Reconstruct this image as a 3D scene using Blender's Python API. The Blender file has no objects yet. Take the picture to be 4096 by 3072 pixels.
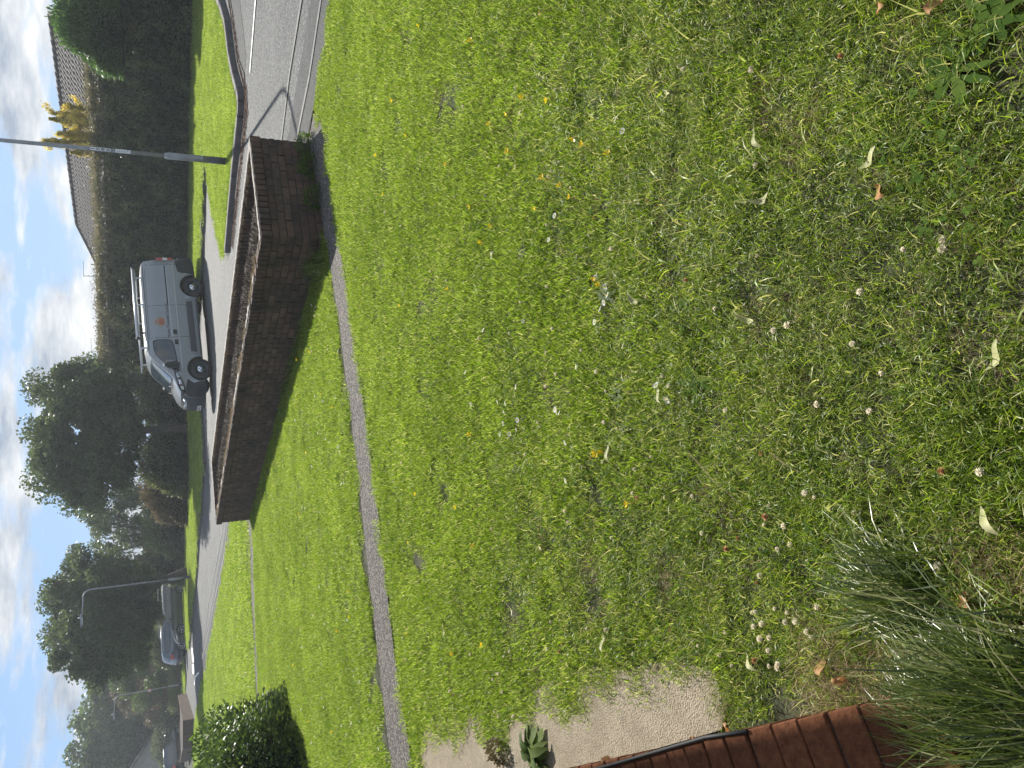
import bpy, bmesh, math, random
import numpy as np
from mathutils import Vector, Matrix, noise
R = math.radians
random.seed(7); rng = np.random.default_rng(7)
S = bpy.context.scene
COL = S.collection

# ------------------------------------------------------------ camera (held sideways), sky, sun, exposure
EYE = 1.6; FPX = 3010.0
PITCH = math.atan((2048 - 615) / FPX); ROLL = R(1.7)
cs, sn = math.cos(ROLL), math.sin(ROLL)
right = Vector((1, 0, 0)); up = Vector((0, math.sin(PITCH), math.cos(PITCH))); fwd = Vector((0, math.cos(PITCH), -math.sin(PITCH)))
uvec = right * cs - up * sn; vvec = right * sn + up * cs
cam = bpy.data.cameras.new('camera'); cam.sensor_fit = 'HORIZONTAL'; cam.sensor_width = 36; cam.lens = 36 * FPX / 4096
cam.clip_start = 0.05; cam.clip_end = 3000
camo = bpy.data.objects.new('camera', cam); COL.objects.link(camo); S.camera = camo
mx = Matrix.Identity(4)
for i, a in enumerate((-vvec, uvec, -fwd)):
    for j in range(3): mx[j][i] = a[j]
mx[2][3] = EYE
camo.matrix_world = mx

SUN_AZ = R(7.5); SUN_EL = R(38)
sund = Vector((math.sin(SUN_AZ) * math.cos(SUN_EL), math.cos(SUN_AZ) * math.cos(SUN_EL), math.sin(SUN_EL)))
world = bpy.data.worlds.new('World'); S.world = world; world.use_nodes = True
wn = world.node_tree.nodes; wl = world.node_tree.links; wn.clear()
wo = wn.new('ShaderNodeOutputWorld'); bg = wn.new('ShaderNodeBackground')
sky = wn.new('ShaderNodeTexSky'); sky.sky_type = 'NISHITA'; sky.sun_disc = False
sky.sun_elevation = SUN_EL; sky.sun_rotation = SUN_AZ; sky.air_density = 1.0; sky.dust_density = 0.6; sky.ozone_density = 1.5
SKY = 0.11
bg.inputs['Strength'].default_value = SKY
tc = wn.new('ShaderNodeTexCoord'); mp = wn.new('ShaderNodeMapping'); mp.inputs['Scale'].default_value = (1, 1, 3.4)
mp.inputs['Location'].default_value = (0.35, 0.2, 0.13)
n1 = wn.new('ShaderNodeTexNoise'); n1.inputs['Scale'].default_value = 4.6; n1.inputs['Detail'].default_value = 9; n1.inputs['Roughness'].default_value = 0.55; n1.inputs['Distortion'].default_value = 0.15
n2 = wn.new('ShaderNodeTexNoise'); n2.inputs['Scale'].default_value = 9; n2.inputs['Detail'].default_value = 8; n2.inputs['Roughness'].default_value = 0.6
mp2 = wn.new('ShaderNodeMapping'); mp2.inputs['Scale'].default_value = (1, 1, 3.4); mp2.inputs['Location'].default_value = (1.35, 0.2, 0.5)
r1 = wn.new('ShaderNodeValToRGB'); r1.color_ramp.elements[0].position = 0.435; r1.color_ramp.elements[1].position = 0.52
r2 = wn.new('ShaderNodeValToRGB'); r2.color_ramp.elements[0].position = 0.33; r2.color_ramp.elements[1].position = 0.62
CL = 0.93 / SKY / 1.68
r2.color_ramp.elements[0].color = (0.32 * CL, 0.39 * CL, 0.50 * CL, 1); r2.color_ramp.elements[1].color = (0.98 * CL, 0.99 * CL, 1.0 * CL, 1)
mixc = wn.new('ShaderNodeMixRGB'); skm = wn.new('ShaderNodeMixRGB'); skm.blend_type = 'MIX'; skm.inputs[0].default_value = 0.88
skm.inputs[2].default_value = (0.115 / SKY, 0.235 / SKY, 0.44 / SKY, 1)
wl.new(tc.outputs['Generated'], mp.inputs[0]); wl.new(tc.outputs['Generated'], mp2.inputs[0])
wl.new(mp.outputs[0], n1.inputs['Vector']); wl.new(mp2.outputs[0], n2.inputs['Vector'])
wl.new(n1.outputs['Fac'], r1.inputs[0]); wl.new(n2.outputs['Fac'], r2.inputs[0])
wl.new(sky.outputs[0], skm.inputs[1]); wl.new(skm.outputs[0], mixc.inputs[1]); wl.new(r2.outputs[0], mixc.inputs[2]); wl.new(r1.outputs[0], mixc.inputs[0])
wl.new(mixc.outputs[0], bg.inputs[0]); wl.new(bg.outputs[0], wo.inputs[0])
sl = bpy.data.lights.new('sun', 'SUN'); sl.energy = 5.0; sl.angle = R(0.53); sl.color = (1, 0.955, 0.86)
so = bpy.data.objects.new('sun', sl); COL.objects.link(so); so.rotation_euler = (-sund).to_track_quat('-Z', 'Y').to_euler(); so.location = (0, 0, 30)
S.view_settings.view_transform = 'Standard'; S.view_settings.look = 'None'; S.view_settings.exposure = 0.85; S.view_settings.gamma = 1
S.view_settings.use_curve_mapping = False

# ------------------------------------------------------------ terrain and lookup helpers
def sstep(a, b, x):
    t = min(1, max(0, (x - a) / (b - a))); return t * t * (3 - 2 * t)
def gz(x, y):
    lat = min(1, max(0, (5.2 - x) / 4.35))
    return -0.20 * lat * sstep(17, 26, y) * (1 - sstep(30, 43, y))
def ray(px, py):
    a = -(py - 1536) / FPX; b = -(px - 2048) / FPX
    return (fwd + uvec * a + vvec * b)
def G(px, py, h=0.0):
    d = ray(px, py); x = y = 0; z = h
    for _ in range(12):
        t = (z - EYE) / d.z; x = d.x * t; y = d.y * t; z = gz(x, y) + h
    return (x, y)
def azel(px, py):
    d = ray(px, py); return math.atan2(d.x, d.y), math.atan2(d.z, math.hypot(d.x, d.y))
def polar(px, py, D):      # point on the line of sight at horizontal distance D
    d = ray(px, py); t = D / math.hypot(d.x, d.y); return Vector((d.x * t, d.y * t, EYE + d.z * t))

def tag(o, label=None, cat=None, group=None, kind=None):
    if label: o['label'] = label
    if cat: o['category'] = cat
    if group: o['group'] = group
    if kind: o['kind'] = kind
    return o
def link(name, me, m=None, parent=None):
    o = bpy.data.objects.new(name, me); COL.objects.link(o)
    if m is not None and me is not None and not me.materials:
        for q in (m if isinstance(m, (list, tuple)) else [m]): me.materials.append(q)
    if parent is not None: o.parent = parent
    return o
def thing(name, label, cat, loc=(0, 0, 0), rz=0, group=None):
    o = bpy.data.objects.new(name, None); COL.objects.link(o); o.empty_display_size = 0.2
    o.location = loc; o.rotation_euler = (0, 0, rz)
    return tag(o, label, cat, group)

def meshv(verts, faces, smooth=False, name='mesh'):
    me = bpy.data.meshes.new(name); me.from_pydata([tuple(v) for v in verts], [], faces); me.update()
    if smooth: me.polygons.foreach_set('use_smooth', [True] * len(me.polygons))
    return me
class MB:
    def __init__(s): s.v = []; s.f = []
    def add(s, vs, fs):
        k = len(s.v); s.v += [tuple(v) for v in vs]; s.f += [tuple(i + k for i in f) for f in fs]
    def box(s, c, d, M=None):
        x, y, z = d[0] / 2, d[1] / 2, d[2] / 2
        vs = [Vector((sx * x, sy * y, sz * z)) for sx in (-1, 1) for sy in (-1, 1) for sz in (-1, 1)]
        if M is not None: vs = [M @ v for v in vs]
        vs = [v + Vector(c) for v in vs]
        s.add(vs, [(0, 1, 3, 2), (4, 6, 7, 5), (0, 4, 5, 1), (2, 3, 7, 6), (0, 2, 6, 4), (1, 5, 7, 3)])
    def tube(s, pts, rad, n=8, cap=True):
        pts = [Vector(p) for p in pts]; k = len(pts)
        if not isinstance(rad, (list, tuple)): rad = [rad] * k
        vs = []; ref = Vector((0.31, 0.17, 0.93))
        for i, p in enumerate(pts):
            d = (pts[min(i + 1, k - 1)] - pts[max(i - 1, 0)]).normalized()
            r_ = ref if abs(d.dot(ref)) < 0.95 else Vector((1, 0, 0))
            a = d.cross(r_).normalized(); b = d.cross(a)
            for j in range(n):
                t = 2 * math.pi * j / n; vs.append(p + (a * math.cos(t) + b * math.sin(t)) * rad[i])
        fs = [(i * n + j, i * n + (j + 1) % n, (i + 1) * n + (j + 1) % n, (i + 1) * n + j) for i in range(k - 1) for j in range(n)]
        if cap: fs += [tuple(range(n - 1, -1, -1)), tuple((k - 1) * n + j for j in range(n))]
        s.add(vs, fs)
    def lathe(s, prof, c, axis='y', n=24):   # prof: (radius, offset along axis)
        vs = []
        for r_, h in prof:
            for j in range(n):
                t = 2 * math.pi * j / n; a, b = r_ * math.cos(t), r_ * math.sin(t)
                v = {'y': (a, h, b), 'z': (a, b, h), 'x': (h, a, b)}[axis]
                vs.append((v[0] + c[0], v[1] + c[1], v[2] + c[2]))
        fs = [(i * n + j, i * n + (j + 1) % n, (i + 1) * n + (j + 1) % n, (i + 1) * n + j) for i in range(len(prof) - 1) for j in range(n)]
        s.add(vs, fs)
    def build(s, name, m, parent=None, smooth=False):
        return link(name, meshv(s.v, s.f, smooth, name), m, parent)

# ------------------------------------------------------------ materials
def mat(name, col, rough=0.8, var=0.0, scale=8.0, bump=0.0, bscale=60.0, spec=0.5, metal=0.0, trans=0.0, attr=None, col2=None, coat=0.0, contrast=(0.35, 0.65), speck=None, obj_rand=0.0):
    m = bpy.data.materials.new(name); m.use_nodes = True; N = m.node_tree.nodes; L = m.node_tree.links
    b = N['Principled BSDF']; b.inputs['Roughness'].default_value = rough; b.inputs['Metallic'].default_value = metal
    b.inputs['Specular IOR Level'].default_value = spec
    if coat: b.inputs['Coat Weight'].default_value = coat; b.inputs['Coat Roughness'].default_value = 0.05
    c1 = (*col, 1); c2 = (*(col2 or [min(1, c * (1 + var)) for c in col]), 1)
    if not col2 and var: c1 = (*[c * (1 - var) for c in col], 1)
    geo = N.new('ShaderNodeNewGeometry')
    src = None
    if var or col2:
        nz = N.new('ShaderNodeTexNoise'); nz.inputs['Scale'].default_value = scale; nz.inputs['Detail'].default_value = 6; nz.inputs['Roughness'].default_value = 0.65
        L.new(geo.outputs['Position'], nz.inputs['Vector'])
        rp = N.new('ShaderNodeValToRGB'); rp.color_ramp.elements[0].position = contrast[0]; rp.color_ramp.elements[1].position = contrast[1]
        rp.color_ramp.elements[0].color = c1; rp.color_ramp.elements[1].color = c2
        L.new(nz.outputs['Fac'], rp.inputs[0]); src = rp.outputs[0]
    if speck:      # (colour, scale, threshold)
        vo = N.new('ShaderNodeTexVoronoi'); vo.inputs['Scale'].default_value = speck[1]; L.new(geo.outputs['Position'], vo.inputs['Vector'])
        sp = N.new('ShaderNodeSeparateColor'); L.new(vo.outputs['Color'], sp.inputs[0])
        r3 = N.new('ShaderNodeValToRGB'); r3.color_ramp.elements[0].position = speck[2]; r3.color_ramp.elements[1].position = min(1, speck[2] + 0.12)
        L.new(sp.outputs[0], r3.inputs[0]); mm = N.new('ShaderNodeMixRGB'); L.new(r3.outputs[0], mm.inputs[0])
        if src: L.new(src, mm.inputs[1])
        else: mm.inputs[1].default_value = c1
        mm.inputs[2].default_value = (*speck[0], 1); src = mm.outputs[0]
    if attr:       # per-leaf / per-blade tone from a point attribute
        at = N.new('ShaderNodeAttribute'); at.attribute_name = 'tone'
        r4 = N.new('ShaderNodeValToRGB'); els = r4.color_ramp.elements
        els[0].position = 0; els[0].color = (*attr[0], 1); els[1].position = 1; els[1].color = (*attr[-1], 1)
        for i, c in enumerate(attr[1:-1]): e = els.new((i + 1) / (len(attr) - 1)); e.color = (*c, 1)
        L.new(at.outputs['Fac'], r4.inputs[0])
        if src:
            mm = N.new('ShaderNodeMixRGB'); mm.blend_type = 'MULTIPLY'; mm.inputs[0].default_value = 1
            L.new(r4.outputs[0], mm.inputs[1]); L.new(src, mm.inputs[2]); src = mm.outputs[0]
        else: src = r4.outputs[0]
    if obj_rand:
        oi = N.new('ShaderNodeObjectInfo'); hs = N.new('ShaderNodeHueSaturation')
        ma = N.new('ShaderNodeMapRange'); ma.inputs['To Min'].default_value = 1 - obj_rand; ma.inputs['To Max'].default_value = 1 + obj_rand
        L.new(oi.outputs['Random'], ma.inputs[0]); L.new(ma.outputs[0], hs.inputs['Value'])
        if src: L.new(src, hs.inputs['Color'])
        else: hs.inputs['Color'].default_value = c1
        src = hs.outputs[0]
    if src: L.new(src, b.inputs['Base Color'])
    else: b.inputs['Base Color'].default_value = c1
    if bump:
        nb = N.new('ShaderNodeTexNoise'); nb.inputs['Scale'].default_value = bscale; nb.inputs['Detail'].default_value = 5
        L.new(geo.outputs['Position'], nb.inputs['Vector']); bp = N.new('ShaderNodeBump'); bp.inputs['Strength'].default_value = min(1, bump); bp.inputs['Distance'].default_value = 0.01 * max(1, bump)
        L.new(nb.outputs['Fac'], bp.inputs['Height']); L.new(bp.outputs[0], b.inputs['Normal'])
    if trans:
        tr = N.new('ShaderNodeBsdfTranslucent'); ms = N.new('ShaderNodeMixShader'); ms.inputs[0].default_value = trans
        if src:
            hs2 = N.new('ShaderNodeHueSaturation'); hs2.inputs['Value'].default_value = 1.5; hs2.inputs['Saturation'].default_value = 1.05; hs2.inputs['Hue'].default_value = 0.49
            L.new(src, hs2.inputs['Color']); L.new(hs2.outputs[0], tr.inputs[0])
        else: tr.inputs[0].default_value = (*[min(1, c * 1.5) for c in col], 1)
        out = N['Material Output']
        L.new(b.outputs[0], ms.inputs[1]); L.new(tr.outputs[0], ms.inputs[2]); L.new(ms.outputs[0], out.inputs[0])
    return m
M = {}
M['grass'] = mat('grass_blade', (0.80, 0.84, 0.72), 0.38, var=0.0, col2=(1.25, 1.2, 1.15), scale=1.3, attr=[(0.045, 0.080, 0.010), (0.108, 0.185, 0.018), (0.17, 0.27, 0.028), (0.25, 0.355, 0.05), (0.43, 0.43, 0.20)], trans=0.6, spec=0.4)
M['grass_near'] = mat('worn_grass_blade', (0.75, 0.78, 0.7), 0.4, col2=(1.25, 1.2, 1.15), scale=2.2, attr=[(0.036, 0.070, 0.009), (0.105, 0.18, 0.018), (0.175, 0.27, 0.028), (0.27, 0.355, 0.05), (0.46, 0.44, 0.20)], trans=0.5, spec=0.45)
M['tuft'] = mat('long_grass_blade', (0.9, 0.9, 0.9), 0.30, col2=(1.1, 1.1, 1.1), scale=3, attr=[(0.03, 0.055, 0.010), (0.085, 0.13, 0.022), (0.15, 0.20, 0.045), (0.38, 0.38, 0.20)], trans=0.35, spec=0.7)
M['straw'] = mat('dry_straw', (0.8, 0.8, 0.8), 0.7, col2=(1.1, 1.1, 1.1), attr=[(0.16, 0.10, 0.05), (0.30, 0.22, 0.11), (0.46, 0.37, 0.22)], trans=0.2)
M['soil'] = mat('lawn_soil', (0.022, 0.026, 0.010), 0.95, col2=(0.045, 0.045, 0.018), scale=6, bump=1, bscale=90)
M['far_grass'] = mat('far_grass', (0.05, 0.085, 0.02), 0.9, col2=(0.075, 0.12, 0.03), scale=0.7, bump=1, bscale=30)
M['asphalt'] = mat('asphalt', (0.036, 0.038, 0.041), 0.75, col2=(0.066, 0.067, 0.069), scale=0.7, bump=1.6, bscale=110, speck=((0.20, 0.20, 0.195), 70, 0.70), spec=0.22)
M['asphalt_dark'] = mat('asphalt_dark', (0.038, 0.04, 0.043), 0.8, col2=(0.06, 0.06, 0.062), scale=2.5, bump=1.2, bscale=130, speck=((0.12, 0.12, 0.115), 90, 0.78), spec=0.18)
M['path'] = mat('path_tarmac', (0.045, 0.039, 0.036), 0.88, col2=(0.068, 0.06, 0.056), scale=9, bump=2, bscale=120, speck=((0.24, 0.21, 0.18), 95, 0.66))
M['concrete'] = mat('concrete', (0.26, 0.215, 0.15), 0.92, col2=(0.36, 0.305, 0.225), scale=7, bump=1.6, bscale=150, speck=((0.22, 0.18, 0.13), 130, 0.75))
M['stone_kerb'] = mat('kerb_concrete', (0.11, 0.10, 0.095), 0.85, var=0.25, scale=7, bump=1, bscale=60, obj_rand=0.12)
M['paint'] = mat('road_white', (0.55, 0.55, 0.53), 0.7, col2=(0.8, 0.8, 0.78), scale=14, bump=0.6, bscale=120)
M['worn'] = mat('worn_seam', (0.11, 0.11, 0.105), 0.8, col2=(0.19, 0.185, 0.175), scale=12, bump=1, bscale=120)
M['debris'] = mat('leaf_debris', (0.10, 0.055, 0.032), 0.9, col2=(0.20, 0.12, 0.07), scale=30, bump=2, bscale=80)
M['brick'] = mat('brick_clay', (0.052, 0.040, 0.028), 0.9, col2=(0.15, 0.088, 0.06), scale=4.5, bump=1.2, bscale=130, obj_rand=0.24)
M['brick2'] = mat('brick_orange', (0.085, 0.035, 0.018), 0.95, spec=0.1, col2=(0.15, 0.062, 0.032), scale=30, bump=0.5, bscale=90, obj_rand=0.2)
M['cap'] = mat('weathered_cap', (0.22, 0.19, 0.16), 0.9, col2=(0.42, 0.39, 0.35), scale=16, bump=2, bscale=70)
M['mortar'] = mat('mortar', (0.065, 0.052, 0.042), 0.95, var=0.25, scale=20, bump=1, bscale=100)
M['mortar2'] = mat('sill_mortar', (0.07, 0.045, 0.035), 0.95, var=0.2, scale=20, bump=1, bscale=100)
M['heath'] = mat('dry_planting', (0.8, 0.8, 0.8), 0.8, col2=(1.2, 1.1, 1.0), attr=[(0.045, 0.035, 0.028), (0.08, 0.06, 0.045), (0.13, 0.095, 0.06)])
M['moss'] = mat('dry_moss', (0.8, 0.8, 0.8), 0.8, col2=(1.2, 1.1, 1.0), attr=[(0.12, 0.10, 0.055), (0.22, 0.19, 0.11), (0.30, 0.23, 0.13)], trans=0.3)
M['earth'] = mat('planter_earth', (0.035, 0.027, 0.022), 0.95, col2=(0.07, 0.055, 0.04), scale=25, bump=2.5, bscale=60)
M['bark'] = mat('bark', (0.06, 0.05, 0.04), 0.9, var=0.35, scale=10, bump=2, bscale=30)
def leafmat(n, cols, trans=0.35, rough=0.5, spec=0.4): return mat(n, (0.8, 0.8, 0.8), rough, col2=(1.2, 1.2, 1.15), scale=0.8, attr=cols, trans=trans, spec=spec)
M['leaf_tree'] = leafmat('sycamore_leaf', [(0.035, 0.055, 0.022), (0.065, 0.095, 0.034), (0.10, 0.14, 0.045)], 0.4)
M['leaf_lime'] = leafmat('broad_leaf', [(0.04, 0.07, 0.022), (0.07, 0.115, 0.034), (0.11, 0.16, 0.045)], 0.4)
M['leaf_hedge'] = leafmat('hedge_leaf', [(0.03, 0.045, 0.02), (0.075, 0.10, 0.042), (0.20, 0.21, 0.10)], 0.35, 0.4)
M['leaf_sunlit'] = leafmat('hedge_top_leaf', [(0.07, 0.08, 0.035), (0.12, 0.11, 0.06), (0.17, 0.14, 0.08)], 0.45, 0.5)  # sunlight on the hedge top put into paler, browner leaf colour
M['leaf_shrub'] = leafmat('shrub_leaf', [(0.05, 0.07, 0.025), (0.09, 0.11, 0.045), (0.15, 0.16, 0.07)], 0.4)
M['leaf_brown'] = leafmat('brownish_leaf', [(0.07, 0.06, 0.03), (0.11, 0.09, 0.045), (0.15, 0.12, 0.06)], 0.35)
M['leaf_laurel'] = leafmat('laurel_leaf', [(0.025, 0.045, 0.014), (0.045, 0.08, 0.02), (0.11, 0.18, 0.035)], 0.3, 0.42, 0.35)
M['leaf_bright'] = leafmat('bright_leaf', [(0.035, 0.08, 0.018), (0.055, 0.115, 0.026), (0.08, 0.155, 0.034)], 0.45, 0.45)
M['leaf_gold'] = leafmat('golden_conifer', [(0.10, 0.12, 0.025), (0.36, 0.32, 0.055), (0.62, 0.52, 0.14)], 0.45)
M['leaf_clover'] = leafmat('clover_leaf', [(0.045, 0.09, 0.018), (0.07, 0.125, 0.024), (0.11, 0.17, 0.035)], 0.45, 0.75, 0.05)
M['weed'] = leafmat('weed_leaf', [(0.045, 0.08, 0.018), (0.08, 0.125, 0.028), (0.13, 0.18, 0.045)], 0.45, 0.65, 0.2)
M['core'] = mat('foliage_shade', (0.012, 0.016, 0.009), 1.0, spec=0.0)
M['steel'] = mat('galvanised_steel', (0.30, 0.315, 0.32), 0.55, var=0.15, scale=6, metal=0.3, bump=0.3, bscale=40)
M['steel_dark'] = mat('painted_steel_dark', (0.05, 0.055, 0.06), 0.6, var=0.2, scale=6)
M['lens'] = mat('lamp_lens', (0.55, 0.57, 0.57), 0.25, spec=0.6)
M['white'] = mat('white_plastic', (0.75, 0.75, 0.74), 0.5)
M['black'] = mat('black_rubber', (0.02, 0.02, 0.021), 0.65, var=0.2, scale=10)
M['plastic'] = mat('dark_bumper', (0.016, 0.017, 0.019), 0.6, var=0.15, scale=4)
M['plastic2'] = mat('strip_plastic', (0.065, 0.068, 0.075), 0.6)
M['van'] = mat('van_paint', (0.27, 0.282, 0.29), 0.32, var=0.04, scale=2, metal=0.25, coat=0.6, spec=0.5)
M['car_silver'] = mat('car_paint_grey', (0.10, 0.102, 0.098), 0.3, metal=0.5, coat=0.8)
M['car_blue'] = mat('car_paint_blue', (0.08, 0.105, 0.135), 0.25, metal=0.5, coat=0.8)
M['car_black'] = mat('car_paint_black', (0.015, 0.016, 0.02), 0.2, coat=1.0)
M['glass'] = mat('vehicle_glass', (0.02, 0.025, 0.028), 0.06, spec=0.8, coat=0.5)
M['screen'] = mat('windscreen_glass', (0.05, 0.075, 0.10), 0.08, spec=1.0, coat=1.0)
M['chrome'] = mat('chrome', (0.6, 0.62, 0.64), 0.22, metal=1.0)
M['alu'] = mat('aluminium', (0.5, 0.51, 0.52), 0.38, metal=0.8)
M['red'] = mat('red_lens', (0.45, 0.03, 0.02), 0.3, coat=0.6)
M['redprint'] = mat('crest_red', (0.42, 0.13, 0.08), 0.6)
M['tanprint'] = mat('crest_tan', (0.34, 0.27, 0.17), 0.6)
M['dark_text'] = mat('dark_print', (0.05, 0.05, 0.06), 0.6)
M['tile'] = mat('roof_tile', (0.055, 0.042, 0.04), 0.85, var=0.25, scale=5, bump=1, bscale=40, obj_rand=0.15)
M['render'] = mat('wall_render', (0.32, 0.30, 0.27), 0.9, var=0.1, scale=2, bump=0.5)
M['wood'] = mat('dark_timber', (0.04, 0.032, 0.028), 0.8, var=0.2)
M['petal'] = mat('clover_petal', (0.66, 0.60, 0.46), 0.7, var=0.12, scale=60, trans=0.35)
M['petal_w'] = mat('daisy_petal', (0.80, 0.80, 0.82), 0.7, trans=0.3)
M['yellow'] = mat('buttercup_petal', (0.75, 0.50, 0.01), 0.35, trans=0.3)
M['fallen'] = mat('fallen_leaf', (0.30, 0.32, 0.13), 0.6, col2=(0.46, 0.44, 0.24), scale=25, trans=0.35, obj_rand=0.15)
M['fallen_brown'] = mat('fallen_leaf_brown', (0.30, 0.14, 0.05), 0.7, col2=(0.42, 0.24, 0.10), scale=25, trans=0.25)

# ------------------------------------------------------------ draped sheets
def fill_poly(pts, cut=1.0):
    bm = bmesh.new(); vs = [bm.verts.new((p[0], p[1], 0)) for p in pts]
    es = [bm.edges.new((vs[i], vs[(i + 1) % len(vs)])) for i in range(len(vs))]
    bmesh.ops.triangle_fill(bm, edges=es, use_beauty=True, normal=(0, 0, 1))
    if cut:
        for ax in (0, 1):
            lo = min(p[ax] for p in pts); hi = max(p[ax] for p in pts); k = math.ceil(lo / cut) * cut
            while k < hi:
                co = [0, 0, 0]; co[ax] = k; no = [0, 0, 0]; no[ax] = 1
                bmesh.ops.bisect_plane(bm, geom=bm.verts[:] + bm.edges[:] + bm.faces[:], plane_co=co, plane_no=no)
                k += cut
    for f in bm.faces:
        if f.normal.z < 0: f.normal_flip()
    return bm
def sheet(name, pts, z, m, cut=1.5, kind='structure', thick=0.0, parent=None):
    bm = fill_poly(pts, cut)
    if thick:
        r_ = bmesh.ops.extrude_face_region(bm, geom=bm.faces[:])
        top = set(v for v in r_['geom'] if isinstance(v, bmesh.types.BMVert))
        for v in bm.verts: v.co.z = gz(v.co.x, v.co.y) + (z if v in top else z - thick)
        bmesh.ops.recalc_face_normals(bm, faces=bm.faces[:])
    else:
        for v in bm.verts: v.co.z = gz(v.co.x, v.co.y) + z
    me = bpy.data.meshes.new(name); bm.to_mesh(me); bm.free()
    o = link(name, me, m, parent)
    if kind and parent is None: o['kind'] = kind
    return o
def ribbon(name, pts, w, z, m, kind='structure', jitter=0.0, parent=None):
    vs = []; P_ = []
    for i in range(len(pts) - 1):
        a = Vector(pts[i]); b = Vector(pts[i + 1]); n_ = max(1, int((b - a).length / 0.7))
        P_ += [a.lerp(b, k / n_) for k in range(n_)]
    P_.append(Vector(pts[-1]))
    for i, p in enumerate(P_):
        d = (P_[min(i + 1, len(P_) - 1)] - P_[max(i - 1, 0)]).normalized(); n_ = Vector((-d.y, d.x))
        for s in (-1, 1):
            q = p + n_ * s * (w / 2 + random.uniform(-jitter, jitter)); vs.append((q.x, q.y, gz(q.x, q.y) + z))
    fs = [(2 * i, 2 * i + 2, 2 * i + 3, 2 * i + 1) for i in range(len(P_) - 1)]
    o = link(name, meshv(vs, fs), m, parent)
    if kind and parent is None: o['kind'] = kind
    return o
def inpoly(x, y, poly):
    c = False; n_ = len(poly); j = n_ - 1
    for i in range(n_):
        xi, yi = poly[i]; xj, yj = poly[j]
        if (yi > y) != (yj > y) and x < (xj - xi) * (y - yi) / (yj - yi) + xi: c = not c
        j = i
    return c

# main plan lines (metres; camera stands over the origin looking along +Y)
pathA_near = [G(*p) for p in [(1650, 3072), (1574, 2593), (1500, 1945), (1435, 1482), (1393, 1185), (1361, 1000), (1337, 870), (1319, 741), (1302, 611), (1291, 498)]]
pathA_far = [G(*p) for p in [(1565, 3072), (1482, 2370), (1426, 1852), (1380, 1482), (1343, 1204), (1324, 1093)]]
PA, PB, PC, PD = (1.53, 7.75), (2.72, 8.40), (-1.33, 16.1), (-2.47, 15.3)     # planter corners
near_edge = [(6.5, 1.5), (3.80, 6.35), (3.62, 6.93), (3.40, 7.40), (3.18, 7.72), (2.92, 8.02)]
roadL = [G(930, 2090), G(891, 2323), G(846, 2562), G(785, 2872)]
roadL.append((roadL[-1][0] - 17, roadL[-1][1] + 34))

ground = sheet('ground', [(-2.0, -6), (600, -6), (600, 900), (-600, 900), (-600, 2.0), (-3.1, 2.6), (-2.05, 2.62), (-0.86, 0.55), (-0.4, -0.3)], -0.30, M['far_grass'], cut=0)
sheet('road', [near_edge[0], near_edge[1], near_edge[2], near_edge[3], near_edge[4], (2.6, 8.6), (-1.25, 16.1), roadL[0], roadL[1], roadL[2], roadL[3], roadL[4], (-36, 110), (-18, 70), (-4, 48), (4, 44), (14, 33), (60, 33), (60, 1.5)], 0.0, M['asphalt'], cut=2.0)
# darker worn wheel band along the near side of the road, drawn seams, painted line and white patches
def off(a, b, t): return (a[0] + (b[0] - a[0]) * t, a[1] + (b[1] - a[1]) * t)
ribbon('road_edge_band', [(6.6, 2.9), (3.35, 8.3), (-2.4, 19.0), (-6.3, 27.0), G(800, 2700)], 0.95, 0.004, M['asphalt_dark'], jitter=0.02)
ribbon('road_seam', [(6.4, 2.8), G(1287, 0), G(1241, 300), G(1192, 550), G(900, 2200), G(857, 2411), G(812, 2622), G(797, 2700)], 0.07, 0.012, M['worn'], jitter=0.008)
ribbon('road_seam', [(7.4, 3.1), G(1208, 0), G(1160, 300), G(1130, 550), G(875, 2200), G(835, 2411), G(805, 2640)], 0.07, 0.012, M['worn'], jitter=0.015)
ribbon('white_road_mark', [(9.6, 7.6), G(1025, 0), G(1002, 291)], 0.10, 0.014, M['paint'], jitter=0.012)
ribbon('side_road_band', [(12.0, 10.9), (8.7, 15.8), G(975, 330)], 1.1, 0.004, M['asphalt_dark'], jitter=0.03)
sheet('white_road_mark', [G(766, 2590), G(771, 2592), G(778, 2640), G(776, 2650), G(770, 2648)], 0.014, M['paint'])  # irregular white patches lying flat on the road, here and below
sheet('white_road_mark', [G(769, 2656), G(775, 2655), G(779, 2690), G(776, 2698), G(771, 2694)], 0.014, M['paint'])
sheet('white_road_mark', [G(795, 2686), G(797, 2694), G(783, 2712), G(780, 2740), G(777, 2738), G(780, 2706)], 0.014, M['paint'])

# front lawn, strips and paths
slab_px = [(1700, 3072), (1736, 3042), (1747, 2925), (1850, 2940), (1930, 2950), (1991, 2934), (2051, 2907), (2130, 2925), (2214, 2880), (2268, 2825), (2322, 2809), (2340, 2760), (2375, 2717), (2485, 2725), (2520, 2755), (2593, 2739), (2680, 2700), (2790, 2690), (2868, 2720), (2884, 2849), (2890, 2906), (2803, 2954), (2560, 3020), (2300, 3068)]
slab_in = [G(*p) for p in slab_px]
sill_a, sill_b = G(2245, 3078), G(3660, 2764)       # outer edge of the brick sill
sd = Vector((sill_b[0] - sill_a[0], sill_b[1] - sill_a[1])).normalized(); sn_ = Vector((sd.y, -sd.x))
if sn_.x > 0: sn_ = -sn_                                # points left, away from the lawn
lawn_near = pathA_near + [(2.92, 8.0), (3.18, 7.70), (3.38, 7.38), (3.60, 6.91), (3.78, 6.33), (6.4, 1.5), (6.4, -3), (-0.3, -3), (-0.55, 0.62), sill_b, off(sill_b, sill_a, .5), sill_a, (-2.5, 4.35), (-3.4, 4.8)]
sheet('lawn_soil', lawn_near, -0.012, M['soil'], cut=1.0)
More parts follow.
